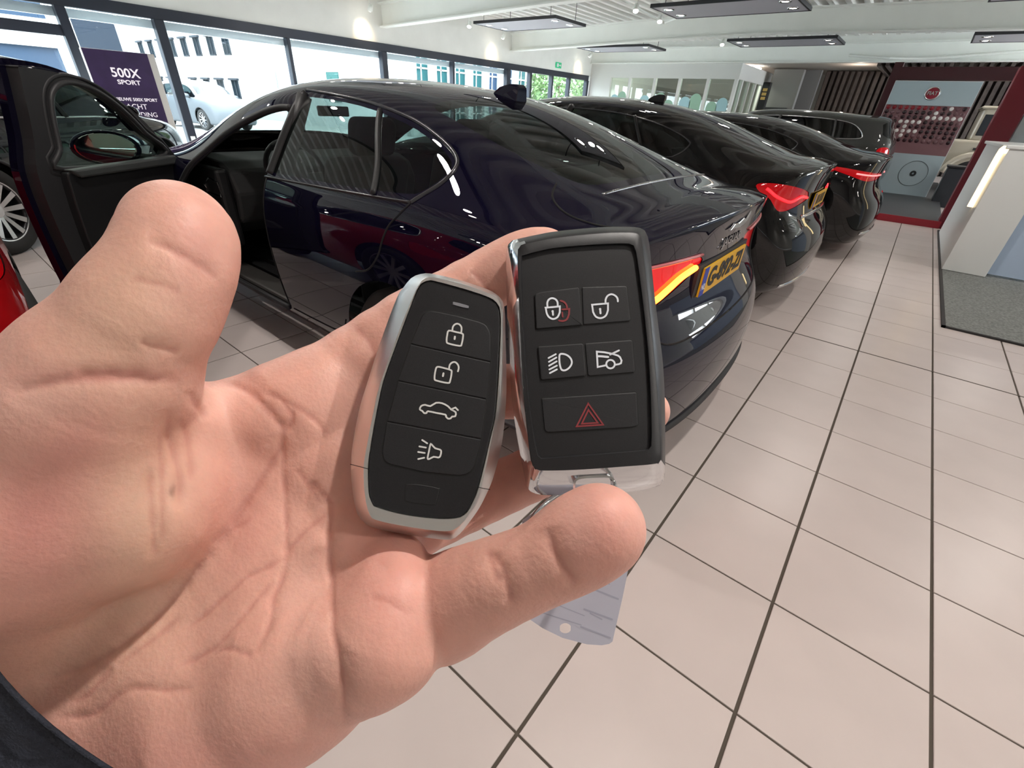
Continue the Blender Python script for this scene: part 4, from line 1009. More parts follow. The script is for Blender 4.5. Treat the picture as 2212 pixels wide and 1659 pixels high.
SED_COLS = [(.34, (.79, 1.012), (.69, 1.05), (.57, 1.078), (.3, 1.092), 1.096), (.58, (.80, 1.032), (.71, 1.09), (.61, 1.137), (.33, 1.165), 1.175),
    (.85, (.818, 1.038), (.705, 1.142), (.605, 1.217), (.33, 1.262), 1.277), (1.12, (.836, 1.03), (.69, 1.21), (.59, 1.288), (.33, 1.341), 1.356),
    (1.40, (.847, 1.014), (.67, 1.276), (.57, 1.347), (.32, 1.39), 1.402), (1.75, (.852, 1.0), (.655, 1.322), (.555, 1.377), (.31, 1.415), 1.428),
    (2.15, (.852, .99), (.65, 1.322), (.55, 1.38), (.31, 1.42), 1.434), (2.55, (.852, .98), (.66, 1.25), (.56, 1.325), (.31, 1.388), 1.406),
    (2.95, (.847, .965), (.685, 1.135), (.59, 1.215), (.32, 1.295), 1.315), (3.30, (.842, .945), (.715, 1.02), (.62, 1.09), (.33, 1.165), 1.185),
    (3.65, (.83, .925), (.72, .965), (.60, 1.01), (.32, 1.05), 1.06), (4.0, (.80, .915), (.66, .945), (.5, .97), (.27, .99), 1.0), (4.3, (.74, .865), (.6, .89), (.45, .91), (.24, .925), .93)]
SED_REAR = [
    [(.04, 0., .15), (-.05, 0., .19), (-.10, 0., .36), (-.085, 0., .63), (.075, 0., .74), (.015, 0., 1.045), (.085, 0., 1.065), (.12, 0., 1.072), (.155, 0., 1.078), (.19, 0., 1.083), (.22, 0., 1.086)],
    [(.05, .33, .15), (-.04, .35, .19), (-.085, .36, .36), (-.07, .37, .63), (.08, .37, .74), (.03, .36, 1.04), (.095, .32, 1.06), (.13, .25, 1.069), (.16, .17, 1.076), (.192, .085, 1.082), (.22, 0., 1.086)],
    [(.09, .60, .155), (.01, .64, .195), (-.03, .67, .36), (-.015, .685, .63), (.11, .665, .74), (.075, .645, 1.022), (.125, .565, 1.047), (.155, .44, 1.060), (.178, .30, 1.071), (.20, .145, 1.080), (.22, 0., 1.086)],
    [(.20, .74, .165), (.12, .81, .205), (.08, .85, .36), (.09, .86, .63), (.17, .85, .76), (.15, .80, 1.0), (.18, .71, 1.03), (.195, .56, 1.050), (.205, .39, 1.065), (.213, .19, 1.077), (.22, 0., 1.086)]]
SED_FRONT = [
    [(4.47, .72, .20), (4.50, .78, .25), (4.52, .80, .38), (4.50, .79, .55), (4.46, .76, .68), (4.42, .72, .77), (4.41, .62, .82), (4.40, .48, .85), (4.395, .34, .875), (4.39, .17, .89), (4.38, 0., .90)],
    [(4.58, .42, .20), (4.64, .45, .25), (4.67, .46, .38), (4.66, .45, .55), (4.60, .44, .68), (4.54, .42, .76), (4.50, .36, .80), (4.47, .28, .83), (4.44, .19, .86), (4.41, .09, .88), (4.38, 0., .90)],
    [(4.60, 0., .20), (4.67, 0., .25), (4.70, 0., .38), (4.69, 0., .55), (4.63, 0., .68), (4.57, 0., .76), (4.53, 0., .80), (4.49, 0., .83), (4.45, 0., .86), (4.42, 0., .88), (4.38, 0., .90)]]
def warp(half, fn): return [[fn(*p) for p in c] for c in half]
CU = lambda V: V[:, [0, 2]]                     # side view (u, z)
PL = lambda V: V[:, [0, 1]]                     # plan (u, v)
def WR(V): return np.stack([np.abs(V[:, 1]) + np.maximum(0, V[:, 0] - .10), V[:, 2]], 1)     # wrapped rear view
LEFT = lambda c: c[:, 1] > .3
RIGHT = lambda c: c[:, 1] < -.3
BOTH = lambda c: np.abs(c[:, 1]) > .3
tyre = mat('tyre_rubber', (.018, .018, .018), .8); rimm = mat('alloy', (.55, .55, .56), .25, 1.0); rimd = mat('alloy_dark', (.03, .03, .033), .3, .6)
dark = mat('black_trim', (.010, .010, .011), .5); blackpl = mat('black_plastic', (.02, .02, .022), .6)
shut = mat('shut_line', (.003, .003, .003), .8)
def wheel(parent, x, y, r, side, spokes=10, w=.215, rim=.68, name='wheel'):
    t = thing(name, None, None, parent=parent); t.location = (x, y, r); t.rotation_euler = (-side * math.pi / 2, 0, 0)   # +Z of the part points outboard
    MB().lathe([(r * rim, -w * .5), (r * .93, -w * .5), (r, -w * .36), (r, w * .36), (r * .93, w * .5), (r * (rim + .03), w * .47), (r * rim, w * .40)], 40, False).build('tyre', tyre, t, True)
    MB().lathe([(r * rim, -w * .4), (r * rim, w * .41), (r * (rim - .04), w * .42), (r * (rim - .06), w * .30), (r * (rim - .06), -w * .3), (.03, -w * .1)], 40, False).build('rim', rimd, t, True)
    mb = MB().lathe([(.0001, w * .34), (.05, w * .33), (.065, w * .26), (.065, w * .1)], 20, False)
    for k in range(spokes):
        a = 2 * math.pi * k / spokes; c, s = math.cos(a), math.sin(a); R1 = r * (rim - .04); w0, w1 = .016, .022
        for q0, q1 in ((w0, w1),):
            p = [(.04, -q0, w * .22), (.04, q0, w * .22), (R1, q1, w * .36), (R1, -q1, w * .36), (.04, -q0, w * .31), (.04, q0, w * .31), (R1, q1, w * .42), (R1, -q1, w * .42)]
            mb.add([(x_ * c - y_ * s, x_ * s + y_ * c, z_) for x_, y_, z_ in p], [(4, 5, 6, 7), (0, 4, 7, 3), (1, 2, 6, 5), (0, 1, 5, 4), (2, 3, 7, 6)])
    mb.build('spokes', rimm, t)
    mb = MB().lathe([(r * (rim - .02), w * .40), (r * rim, w * .43), (r * (rim + .015), w * .43)], 40, False).build('rim_lip', rimm, t, True)
    return t
def seat(parent, x, y, m):
    s = MB().box(x - .25, x + .27, y - .25, y + .25, .30, .50).build('seat', m, parent, bevel=.05, seg=3, smooth=True)
    b = MB().box(-.07, .08, -.24, .24, 0, .62).xform(Matrix.Translation((x - .26, y, .46)) @ Matrix.Rotation(-.30, 4, 'Y')).build('seat_back', m, parent, bevel=.05, seg=3, smooth=True)
    h = MB().box(-.05, .05, -.13, .13, 0, .18).xform(Matrix.Translation((x - .46, y, 1.07)) @ Matrix.Rotation(-.25, 4, 'Y')).build('headrest', m, parent, bevel=.04, seg=3, smooth=True)
DLO = [(3.3, .962), (2.7, .985), (2.0, .998), (1.3, 1.018), (.985, 1.035), (.93, 1.05), (.885, 1.085), (.868, 1.125), (.89, 1.15), (1.0, 1.195), (1.2, 1.25), (1.5, 1.297), (1.9, 1.318), (2.2, 1.298), (2.5, 1.235), (2.8, 1.135), (3.1, 1.02)]
def arch_poly(cx, r, z=.33):
    return [(cx + r * math.cos(a), z + r * math.sin(a)) for a in np.linspace(-.35, math.pi + .35, 36)] + [(cx - r, -.2), (cx + r, -.2)]
def plate_nl(parent, x, z, txt, tilt=0., y=0., w=.52, h=.11):
    Mx = Matrix.Translation((x, y, z)) @ Matrix.Rotation(tilt, 4, 'Y')
    pl = MB().box(-.008, .0, -w / 2, w / 2, -h / 2, h / 2).xform(Mx).build('number_plate', mat('plate_yellow', (.72, .40, .02), .4), parent)
    MB().box(-.0095, -.008, w / 2 - .045, w / 2, -h / 2, h / 2).xform(Mx).build('blue_band', mat('plate_blue', (.01, .04, .35), .4), pl)
    if not txt:                                  # too far away to read: dark strokes only
        for q in (-.17, -.10, -.03, .05, .12): MB().box(-.0098, -.008, q - .022, q + .022, -h * .32, h * .32).xform(Mx).build('plate_mark', mat('plate_black', (.01, .01, .01), .5), pl)
        return pl
    F = Mx @ frame((-.0095, -.02, 0), (0, -1, 0), (0, 0, 1), (-1, 0, 0))
    text_obj('plate_lettering', txt, h * .92, F, mat('plate_black', (.01, .01, .01), .5), pl, .0005, .004, sx=1.12)
    text_obj('country_letter', 'NL', .035, Mx @ frame((-.0102, w / 2 - .022, -.02), (0, -1, 0), (0, 0, 1), (-1, 0, 0)), mat('plate_white', (.8, .8, .8), .5), pl, .0004)
    return pl
def lamp_lines(tree, pts, r, m, name, parent, rear=True):
    """a light guide bar laid on the lamp, given in (v, z) of the rear view"""
    out = []
    for s_ in (1, -1):
        L = []
        for v, z in catmull(pts, 4, closed=False):
            if s_ < 0 and r > .0101: continue
            h = tree.ray_cast(Vector((-1, v * s_, z)), Vector((1, 0, 0)))
            if h[0] is not None: L.append(h[0] + Vector((-.004, 0, 0)))
        if len(L) > 2: out.append(MB().tube(L, r, 8).build(name, m, parent, True))
    return out
def sedan(name, label, paint, loc, rz, fn=None, lev=4, main=False, lamp=None, lampm=None, guide=None, dlo=None, back=None, tint=(.30, .37, .35), group=None, tail_z=0., txt=None, platez=.815):
    t = thing(name, label, 'car', loc, rz, group)
    half = cage_from(SED_COLS, SED_W, SED_ZB, SED_REAR, SED_FRONT)
    if fn: half = warp(half, fn)
    g = (lambda p: [tuple(np.array(fn(q[0], .8, q[1]))[[0, 2]]) for q in p]) if fn else (lambda p: p)
    lipset = {(round(c[5][0], 3), round(abs(c[5][1]), 3), round(c[5][2], 3)) for c in half[:4]}
    lipk = lambda a: (round(a.x, 3), round(abs(a.y), 3), round(a.z, 3)) in lipset
    S = Shell(half, lev, lambda a, b: .75 if lipk(a) and lipk(b) else 0.)
    AXR, AXF, AR = g([(1.03, .33)])[0][0], g([(3.87, .33)])[0][0], .372
    S.cut('hole', arch_poly(AXR, AR), CU, BOTH); S.cut('hole', arch_poly(AXF, AR), CU, BOTH)
    D = [tuple(p) for p in catmull(g(dlo or DLO), 3)]
    out = {}
    if main:
        op = [(2.03, 1.255), (2.14, 1.25), (2.32, 1.215), (2.62, 1.122), (2.83, 1.005), (3.05, .85), (3.2, .73), (3.35, .54), (3.40, .38), (3.30, .31)]
        op = [tuple(p) for p in catmull(op, 3, closed=False)] + [(2.02, .30), (2.02, 1.0)]
        S.cut('hole', op, CU, LEFT)
        out['side_window'] = S.cut('side_window', D, CU, lambda c: (c[:, 1] > .3) & (c[:, 0] < 2.02))
        out['side_window_right'] = S.cut('side_window', D, CU, RIGHT)
    else:
        out['side_window'] = S.cut('side_window', D, CU, LEFT); out['side_window_right'] = S.cut('side_window', D, CU, RIGHT)
    bk = back or [(.40, 0), (.405, .3), (.42, .44), (.45, .495), (.53, .525), (.8, .545), (1.08, .535), (1.17, .515), (1.20, .45), (1.185, .2), (1.18, 0)]
    bk = g2(bk, fn); bk = catmull(bk + [(a, -b) for a, b in bk[::-1][1:-1]], 3)
    out['rear_window'] = S.cut('rear_window', bk, PL, lambda c: c[:, 2] > 1.0)
    ws = g2([(2.62, 0), (2.60, .3), (2.56, .50), (2.75, .55), (3.1, .59), (3.4, .61), (3.52, .5), (3.60, .2), (3.62, 0)], fn); ws = catmull(ws + [(a, -b) for a, b in ws[::-1][1:-1]], 3)
    out['windshield'] = S.cut('windshield', ws, PL, lambda c: c[:, 2] > .95)
    lamp = lamp or [(.27, .90), (.45, .915), (.75, .925), (1.0, .93), (1.12, .915), (1.14, .89), (1.05, .82), (.92, .775), (.75, .765), (.6, .78), (.45, .815), (.29, .865)]
    lp = [tuple(p) for p in catmull(lamp, 3)]
    out['tail_lamp_l'] = S.cut('tail_lamp', lp, WR, lambda c: (c[:, 1] > 0) & (c[:, 0] < 1)); out['tail_lamp_r'] = S.cut('tail_lamp', lp, WR, lambda c: (c[:, 1] < 0) & (c[:, 0] < 1))
    body = S.piece(0, 'body', paint, t)
    gl = thin_glass('car_glass_%.2f' % tint[0], tint)
    S.piece(out['side_window'], 'side_window', gl, t)
    S.piece(out['side_window_right'], 'side_window', gl, t)
    S.piece(out['rear_window'], 'rear_window', gl, t); S.piece(out['windshield'], 'windshield', thin_glass('windshield_glass', (.6, .68, .66)), t)
    lm = lampm or mat('tail_lamp_red', (.16, .002, .004), .3, coat=1., coat_rough=.01, spec=0., emit=(.9, .003, .006), estr=.45)
    S.piece(out['tail_lamp_l'], 'tail_lamp', lm, t, .004); S.piece(out['tail_lamp_r'], 'tail_lamp', lm, t, .004)
    tr = S.tree()
    for a in (1, -1):
        wheel(t, AXR, a * .80, .33, a); wheel(t, AXF, a * .80, .33, a)
    L1 = g([(.55, 0), (4.3, 0)]); MB().box(L1[0][0] - .3, L1[1][0] + .1, -.62, .62, .20, .34).build('underbody', dark, t)
    MB().box(AXR - .4, AXR + .4, -.70, .70, .30, .72).build('wheel_housing', dark, t); MB().box(AXF - .4, AXF + .4, -.70, .70, .30, .72).build('wheel_housing', dark, t)
    return t, S, tr, g
def g2(p, fn): return [tuple(np.array(fn(a, b, 1.1))[[0, 1]]) for a, b in p] if fn else p
def side_tube(tr, pts, r, m, name, parent, left=True, push=0., closed=False):
    s = 1 if left else -1
    L = bvh_line(tr, pts, (0, -s, 0), lambda p: (p[0], 2. * s, p[1]), push)
    return MB().tube(L, r, 6, closed=closed).build(name, m, parent, True) if len(L) > 1 else None
def dense(pts, n=6): return [tuple(p) for p in catmull(pts, n, closed=False)]
navy = mat('navy_paint', (.0035, .003, .012), .6, coat=1., coat_rough=.006, spec=0.)
blackp = mat('black_paint', (.003, .003, .0035), .6, coat=1., coat_rough=.006, spec=0.)
greyp = mat('dark_grey_paint', (.022, .023, .021), .5, coat=1., coat_rough=.01, spec=.1)
# ---- the navy sedan with its driver's door open
main_car, MS, MT, _ = sedan('sedan', 'dark navy blue sedan with its front door open and tail lamp lit', navy, (-.42, 1.955, 0), math.pi, main=True)
Dm = [tuple(p) for p in catmull(DLO, 4)]
mold = mat('window_moulding', (.06, .06, .065), .25, .6)
rearD = [p for p in Dm if p[0] < 2.05]
side_tube(MT, [p for p in dense([(2.0, 1.345), (1.9, 1.342), (1.5, 1.315), (1.2, 1.268), (1.0, 1.212), (.88, 1.162), (.85, 1.125), (.868, 1.08), (.915, 1.04), (.95, 1.012)])], .0085, mold, 'window_moulding', main_car)
side_tube(MT, dense([(2.03, .975), (1.6, .988), (1.2, 1.002), (.95, 1.012)]), .006, mold, 'window_moulding', main_car)
side_tube(MT, dense([(1.17, 1.01), (1.22, 1.10), (1.30, 1.20), (1.37, 1.285)]), .014, dark, 'window_divider', main_car)
side_tube(MT, dense([(1.99, .99), (1.985, 1.1), (1.975, 1.2), (1.965, 1.33)]), .022, dark, 'door_pillar_trim', main_car)
side_tube(MT, dense([(.95, 1.01), (.99, .965), (1.03, .925), (1.06, .87), (1.09, .80), (1.16, .73), (1.25, .70)]), .004, shut, 'shut_line', main_car)
side_tube(MT, dense([(1.42, .42), (1.48, .34), (1.6, .315), (1.98, .305)]), .004, shut, 'shut_line', main_car)
side_tube(MT, dense([(2.012, .31), (2.012, .6), (2.012, .97)]), .004, shut, 'shut_line', main_car)
# door handle: cup and bar
hp = bvh_line(MT, [(1.22, .862), (1.34, .858), (1.44, .853)], (0, -1, 0), lambda p: (p[0], 2., p[1]), .022)
MB().tube([hp[0] - Vector((0, .022, 0)), hp[0], hp[1], hp[2], hp[2] - Vector((0, .02, 0))], .012, 8).build('door_handle', navy, main_car, True)
# boot lid lines, lip, plate, badge
def plan_tube(tr, pts, r, m, name, parent):
    L = bvh_line(tr, pts, (0, 0, -1), lambda p: (p[0], p[1], 2.)); return MB().tube(L, r, 6).build(name, m, parent, True)
def rear_tube(tr, pts, r, m, name, parent):
    L = bvh_line(tr, pts, (1, 0, 0), lambda p: (-1., p[0], p[1])); return MB().tube(L, r, 6).build(name, m, parent, True)
for s in (1, -1):
    plan_tube(MT, dense([(.50, s * .585), (.46, s * .66), (.38, s * .70), (.28, s * .70), (.20, s * .68)]), .004, shut, 'shut_line', main_car)
    rear_tube(MT, dense([(s * .70, .97), (s * .66, .93), (s * .62, .80), (s * .60, .70), (s * .52, .655), (s * .3, .645), (0, .642)]), .004, shut, 'shut_line', main_car)
plan_tube(MT, dense([(.365, -.5), (.355, -.3), (.35, 0), (.355, .3), (.365, .5)]), .005, mat('chrome_line', (.25, .25, .25), .2, 1.), 'rear_window_trim', main_car)
led_o = mat('tail_lamp_glow', (1, .25, .03), .3, emit=(1., .16, .015), estr=6.)
lamp_lines(MT, [(.32, .872), (.42, .858), (.50, .832), (.58, .808), (.70, .798), (.80, .798)], .0105, led_o, 'light_guide', main_car)
lamp_lines(MT, [(.30, .915), (.5, .925), (.7, .93), (.8, .93)], .006, mat('tail_lamp_strip', (.45, .12, .13), .2), 'lamp_strip', main_car)
h = MT.ray_cast(Vector((-1, 0, .80)), Vector((1, 0, 0)))[0]
rec = MB().box(h.x - .004, h.x + .03, -.30, .30, .735, .875).build('plate_recess', blackpl, main_car)
plate_nl(main_car, h.x - .006, .805, 'G-892-ZI', .0)
text_obj('badge_lettering', 'JAGUAR', .042, frame((MT.ray_cast(Vector((-1, 0, .93)), Vector((1, 0, 0)))[0].x - .002, 0, .925), (0, -1, 0), (0, 0, 1), (-1, 0, 0)), chrome, main_car, .003, .001, sx=1.5)
lp_ = [(-.12, 0), (-.07, .022), (-.02, .018), (.04, .03), (.08, .022), (.115, .05), (.13, .035), (.10, .01), (.06, -.002), (.02, -.004), (-.03, .0), (-.08, .004)]
hx = MT.ray_cast(Vector((-1, 0, .975)), Vector((1, 0, 0)))[0].x
MB().prism(lp_, lambda a, b: (hx - .002, -a, .972 + b), lambda a, b: (hx - .010, -a, .972 + b)).build('badge', chrome, main_car, bevel=.003)
MB().box(h.x - .013, h.x - .010, .12, .22, .705, .722).build('model_badge', chrome, main_car, bevel=.002)
# dark lower bumper and exhaust
for s in (1, -1):
    MB().lathe([(.032, 0), (.04, .0), (.04, .14), (.032, .14)], 18, False).xform(Matrix.Translation((.06, s * .48, .275)) @ Matrix.Rotation(math.pi / 2, 4, 'Y')).build('exhaust_pipe', chrome, main_car, True)
vl = [p for p in dense([(-.66, .30), (-.4, .285), (0, .28), (.4, .285), (.66, .30)])]
rear_tube(MT, vl, .018, blackpl, 'bumper_lip', main_car)
# shark fin aerial
fn_ = [(0, 0), (-.004, .055), (.008, .064), (.06, .065), (.11, .054), (.145, .036), (.162, .016), (.168, .0)]
fp = MT.ray_cast(Vector((1.155, 0, 2)), Vector((0, 0, -1)))[0]
mb = MB(); nn = len(fn_)
mb.add([(fp.x - .02 + a, .008 + (.035 - .027 * b / .072) * 0 + (.036 if b == 0 else .026 if b < .06 else .017), fp.z - .012 + b * 1.15) for a, b in fn_] + [(fp.x - .02 + a, -(.036 if b == 0 else .026 if b < .06 else .017) - .008, fp.z - .012 + b * 1.15) for a, b in fn_],
       [tuple(range(nn)), tuple(range(nn, 2 * nn))[::-1]] + [(i, (i + 1) % nn, nn + (i + 1) % nn, nn + i) for i in range(nn)])
mb.build('aerial_fin', navy, main_car, bevel=.005)
# cabin
leather = mat('black_leather', (.012, .012, .013), .5); dashm = mat('dash_grey', (.035, .037, .038), .6)
for y in (.37, -.37): seat(main_car, 2.30, y, leather)
MB().box(1.15, 1.75, -.62, .62, .30, .52).build('rear_bench', leather, main_car, bevel=.05, seg=3, smooth=True)
MB().box(-.07, .08, -.62, .62, 0, .60).xform(Matrix.Translation((1.2, 0, .50)) @ Matrix.Rotation(-.42, 4, 'Y')).build('rear_seat_back', leather, main_car, bevel=.04, seg=3, smooth=True)
MB().box(.45, .95, -.60, .60, .99, 1.01).build('parcel_shelf', leather, main_car)
dp = [(2.85, .60), (2.80, .78), (2.86, .90), (2.98, .945), (3.4, .955), (3.6, .90), (3.6, .5), (3.0, .5)]
MB().prism(dp, lambda x, z: (x, -.72, z), lambda x, z: (x, .72, z)).build('dashboard', dashm, main_car, bevel=.02, seg=2, smooth=False)
MB().box(2.84, 3.3, .725, .80, .45, .915).build('dash_end', dark, main_car, bevel=.02)
vt = [(2.83, .765), (2.83, .845), (2.95, .86), (3.05, .81), (3.03, .765)]
MB().tube([(x, .803, z) for x, z in vt], .006, 6, closed=True).build('air_vent', chrome, main_car)
MB().box(2.3, 3.1, -.12, .12, .3, .62).build('centre_console', dashm, main_car, bevel=.02)
sw = MB(); ring = [(0, .185 * math.cos(a), .185 * math.sin(a)) for a in np.linspace(0, 2 * math.pi, 32, endpoint=False)]
sw.tube(ring, .016, 8, closed=True); sw.box(-.02, .02, -.06, .06, -.05, .05); sw.box(-.01, .01, -.17, .17, -.015, .02); sw.box(-.01, .01, -.015, .015, -.17, 0)
sw.xform(Matrix.Translation((2.68, .37, .90)) @ Matrix.Rotation(.42, 4, 'Y')).build('steering_wheel', leather, main_car, True)
MB().box(1.0, 3.6, -.70, .70, .27, .31).build('cabin_floor', dark, main_car)
MB().box(2.03, 3.42, .72, .865, .235, .315).build('door_sill', mat('sill_trim', (.10, .095, .09), .35, .5), main_car, bevel=.015)
MB().box(1.90, 2.02, .68, .86, .31, .95).build('centre_pillar', dark, main_car, bevel=.03)
MB().tube([(1.97, .80, .93), (1.97, .76, 1.06), (1.965, .69, 1.20), (1.96, .63, 1.32)], .035, 8).build('centre_pillar', dark, main_car, True)
mr = MB().box(-.01, .012, -.115, .115, -.03, .03).xform(Matrix.Translation((2.75, 0, 1.24))).build('rear_view_mirror', dark, main_car, bevel=.008)
side_tube(MT, dense([(2.03, 1.268), (2.14, 1.264), (2.33, 1.229), (2.63, 1.136), (2.845, 1.017), (3.065, .86), (3.215, .735), (3.365, .54), (3.41, .375), (3.30, .295), (2.7, .285), (2.05, .29)], 8), .017, blackpl, 'door_seal', main_car)
# ---- the open front door (hinged at the front edge)
door = thing('front_door', None, None, parent=main_car)
HG = Vector((-3.8, 1.09, 0)); DD = Vector((.6297475, -.7767999, 0)); DNv = Vector((DD.y, -DD.x, 0))   # outward face normal towards -x side
Mw = frame(HG, DD, (0, 0, 1), DD.cross(Vector((0, 0, 1))))
door_w2l = Matrix.Rotation(-math.pi, 4, 'Z') @ Matrix.Translation((.42, -1.955, 0))
door.matrix_local = door_w2l @ Mw        # door frame: x along the door, y up, z towards the inner face
oo = [(-.10, .90), (.02, 1.04), (.13, 1.165), (.26, 1.265), (.40, 1.33), (.60, 1.385), (.80, 1.40), (.845, 1.385), (.87, 1.30), (.93, 1.10), (.99, .96), (1.015, .76), (1.02, .45), (1.0, .37), (.3, .34), (.05, .36), (-.08, .42), (-.13, .7)]
gg = [(.07, .955), (.18, 1.085), (.27, 1.18), (.36, 1.25), (.45, 1.295), (.53, 1.315), (.60, 1.32), (.67, 1.30), (.725, 1.25), (.762, 1.16), (.795, 1.04), (.82, .955)]
def ring_plate(out, inn, z0, z1, name, m, parent):
    pts = [Vector(p) for p in out] + [Vector(p) for p in inn]; n, k = len(out), len(inn)
    ed = [(i, (i + 1) % n) for i in range(n)] + [(n + i, n + (i + 1) % k) for i in range(k)]
    vv, _, ff, *_ = delaunay_2d_cdt(pts, ed, [], 0, 1e-7); N = len(vv)
    fs = [tuple(f) for f in ff if point_in(np.mean([vv[i] for i in f], 0), out) and not point_in(np.mean([vv[i] for i in f], 0), inn)]
    mb = MB().add([(p[0], p[1], z0) for p in vv] + [(p[0], p[1], z1) for p in vv], [tuple(reversed(f)) for f in fs] + [tuple(i + N for i in f) for f in fs] + [(a, b, b + N, a + N) for a, b in ed])
    return mb.build(name, m, parent)
OO = [tuple(p) for p in catmull(oo, 4)]; GG = [tuple(p) for p in catmull(gg, 4)]
ring_plate(OO, [tuple(p) for p in grow(GG, .006)], -.055, -.02, 'outer_panel', navy, door)
ring_plate([tuple(p) for p in grow(OO, -.03)], GG, -.02, .035, 'inner_frame', blackpl, door)
MB().tube([(x, y, .038) for x, y in GG], .012, 8, closed=True).build('window_seal', mat('seal_rubber', (.03, .03, .032), .5), door, True)
MB().tube([(x, y, .03) for x, y in [tuple(p) for p in grow(GG, .030)]], .010, 8, closed=True).build('frame_ridge', blackpl, door, True)
MB().prism(GG, lambda x, y: (x, y, -.004), lambda x, y: (x, y, .0)).build('door_window', thin_glass('door_glass', (.75, .86, .82)), door)
tp = [(-.02, .90), (.10, .945), (.5, .935), (.80, .945), (.86, .90), (.90, .55), (.86, .44), (.1, .42), (-.02, .5)]
MB().prism([tuple(p) for p in catmull(tp, 3)], lambda x, y: (x, y, .03), lambda x, y: (x, y, .075)).build('door_trim', leather, door, bevel=.012)
MB().prism([(.02, .905), (.80, .915), (.84, .955), (.05, .955)], lambda x, y: (x, y, .03), lambda x, y: (x, y, .095)).build('trim_top', mat('trim_grey', (.055, .06, .06), .5), door, bevel=.01)
MB().prism([(.15, .70), (.72, .66), (.78, .60), (.70, .58), (.2, .62)], lambda x, y: (x, y, .06), lambda x, y: (x, y, .13)).build('armrest', dashm, door, bevel=.015)
MB().tube([(.16, .80, .08), (.28, .815, .10), (.36, .80, .085)], .010, 8).build('inner_handle', chrome, door, True)
# mirror seen through the glass (built after the flip)
for ch in door.children:
    ch.data.transform(Matrix.Diagonal((1, 1, -1, 1))); ch.data.flip_normals()
Mm = Matrix.Translation((.265, 1.0, .16)) @ frame((0, 0, 0), (-.55, 0, -.83), (0, 1, 0), (.83, 0, -.55)) @ Matrix.Diagonal((1.6, .92, 1, 1))
mi = MB().lathe([(.0001, -.05), (.05, -.045), (.085, -.025), (.10, .0), (.104, .02), (.10, .036), (.092, .038)], 28, False).xform(Mm).build('door_mirror', navy, door, True)
MB().lathe([(.0001, .034), (.085, .034), (.093, .031)], 28, False).xform(Mm).build('mirror_glass', mat('mirror', (.80, .83, .82), .01, 1.), mi)
MB().tube([(.20, .965, .13), (.13, .945, .05), (.12, .94, .0)], .022, 8).build('mirror_arm', blackpl, mi)

# ---- further cars in the row
def car2_fn(u, v, z): return (u * 1.055, v * 1.015, .2 + (z - .2) * (1.02 if z < 1.0 else 1.02))
red_l = mat('tail_lamp_bright', (.22, .002, .005), .3, coat=1., coat_rough=.01, spec=0., emit=(.9, .003, .006), estr=.16)
LAMP2 = [(.38, .88), (.6, .93), (.85, .96), (1.0, .965), (1.10, .95), (1.08, .91), (.98, .87), (.92, .82), (.85, .79), (.7, .80), (.5, .83), (.39, .85)]
car2, S2, T2, g_2 = sedan('sedan', 'glossy black sedan parked right behind the navy one, red lamp and yellow plate', blackp, (-.47, 4.55, 0), math.pi, car2_fn, 3, lamp=LAMP2, lampm=red_l, tint=(.06, .07, .07))
lamp_lines(T2, [(.44, .86), (.58, .875), (.72, .85), (.82, .88), (.85, .93)], .010, mat('lamp_lens_pink', (.55, .05, .06), .1, emit=(1, .02, .03), estr=.8), 'light_guide', car2)
h2 = T2.ray_cast(Vector((-1, 0, .80)), Vector((1, 0, 0)))[0]
plate_nl(car2, h2.x - .004, .82, '', .0)
MB().tube(bvh_line(T2, [(v, .735) for v in np.linspace(-.5, .5, 15)], (1, 0, 0), lambda p: (-1., p[0], p[1]), .004), .014, 8).build('chrome_strip', chrome, car2, True)
MB().tube(bvh_line(T2, [(v, .24) for v in np.linspace(-.62, .62, 19)], (1, 0, 0), lambda p: (-1., p[0], p[1]), .004), .016, 8).build('bumper_chrome', chrome, car2, True)
fp2 = T2.ray_cast(Vector((1.5, 0, 2)), Vector((0, 0, -1)))[0]
MB().prism(fn_, lambda a, b: (fp2.x + a, .014, fp2.z - .01 + b * 1.1), lambda a, b: (fp2.x + a, -.014, fp2.z - .01 + b * 1.1)).build('aerial_fin', blackp, car2, bevel=.005)
side_tube(T2, [tuple(p) for p in catmull(g_2(DLO), 3)], .007, mold, 'window_moulding', car2, closed=True)
side_tube(T2, g_2(dense([(1.17, 1.01), (1.22, 1.10), (1.30, 1.20), (1.37, 1.285)])), .013, dark, 'window_divider', car2)
side_tube(T2, g_2(dense([(1.99, .99), (1.985, 1.1), (1.975, 1.2), (1.965, 1.33)])), .03, dark, 'door_pillar_trim', car2)
for k, v in enumerate((.25, -.25)): seat(car2, 2.5, v * 1.5, leather)
def car3_fn(u, v, z):
    return (u * 1.03, v * (1.0 if z < 1.0 else 1. - .04 * min(1, (z - 1.0) / .3)), z * .985 if u > 1.5 else z * (.985 + .02 * max(0, 1 - u / 1.5)))
LAMP3 = [(.22, .895), (.5, .905), (.9, .93), (1.15, .95), (1.26, .945), (1.22, .92), (1.0, .87), (.8, .835), (.5, .83), (.25, .84)]
car3, S3, T3, g_3 = sedan('coupe', 'black coupe with slim horizontal red tail lamps, third in the row', blackp, (-.22, 7.1, 0), math.pi, car3_fn, 3, lamp=LAMP3, lampm=red_l, tint=(.06, .07, .07))
lamp_lines(T3, [(.26, .875), (.5, .88), (.75, .89), (.83, .90)], .008, mat('lamp_lens_pale', (.8, .35, .35), .1, emit=(1, .2, .2), estr=.7), 'light_guide', car3)
MB().tube(bvh_line(T3, [(v, .30) for v in np.linspace(-.62, .62, 15)], (1, 0, 0), lambda p: (-1., p[0], p[1]), .004), .02, 8).build('bumper_chrome', chrome, car3, True)
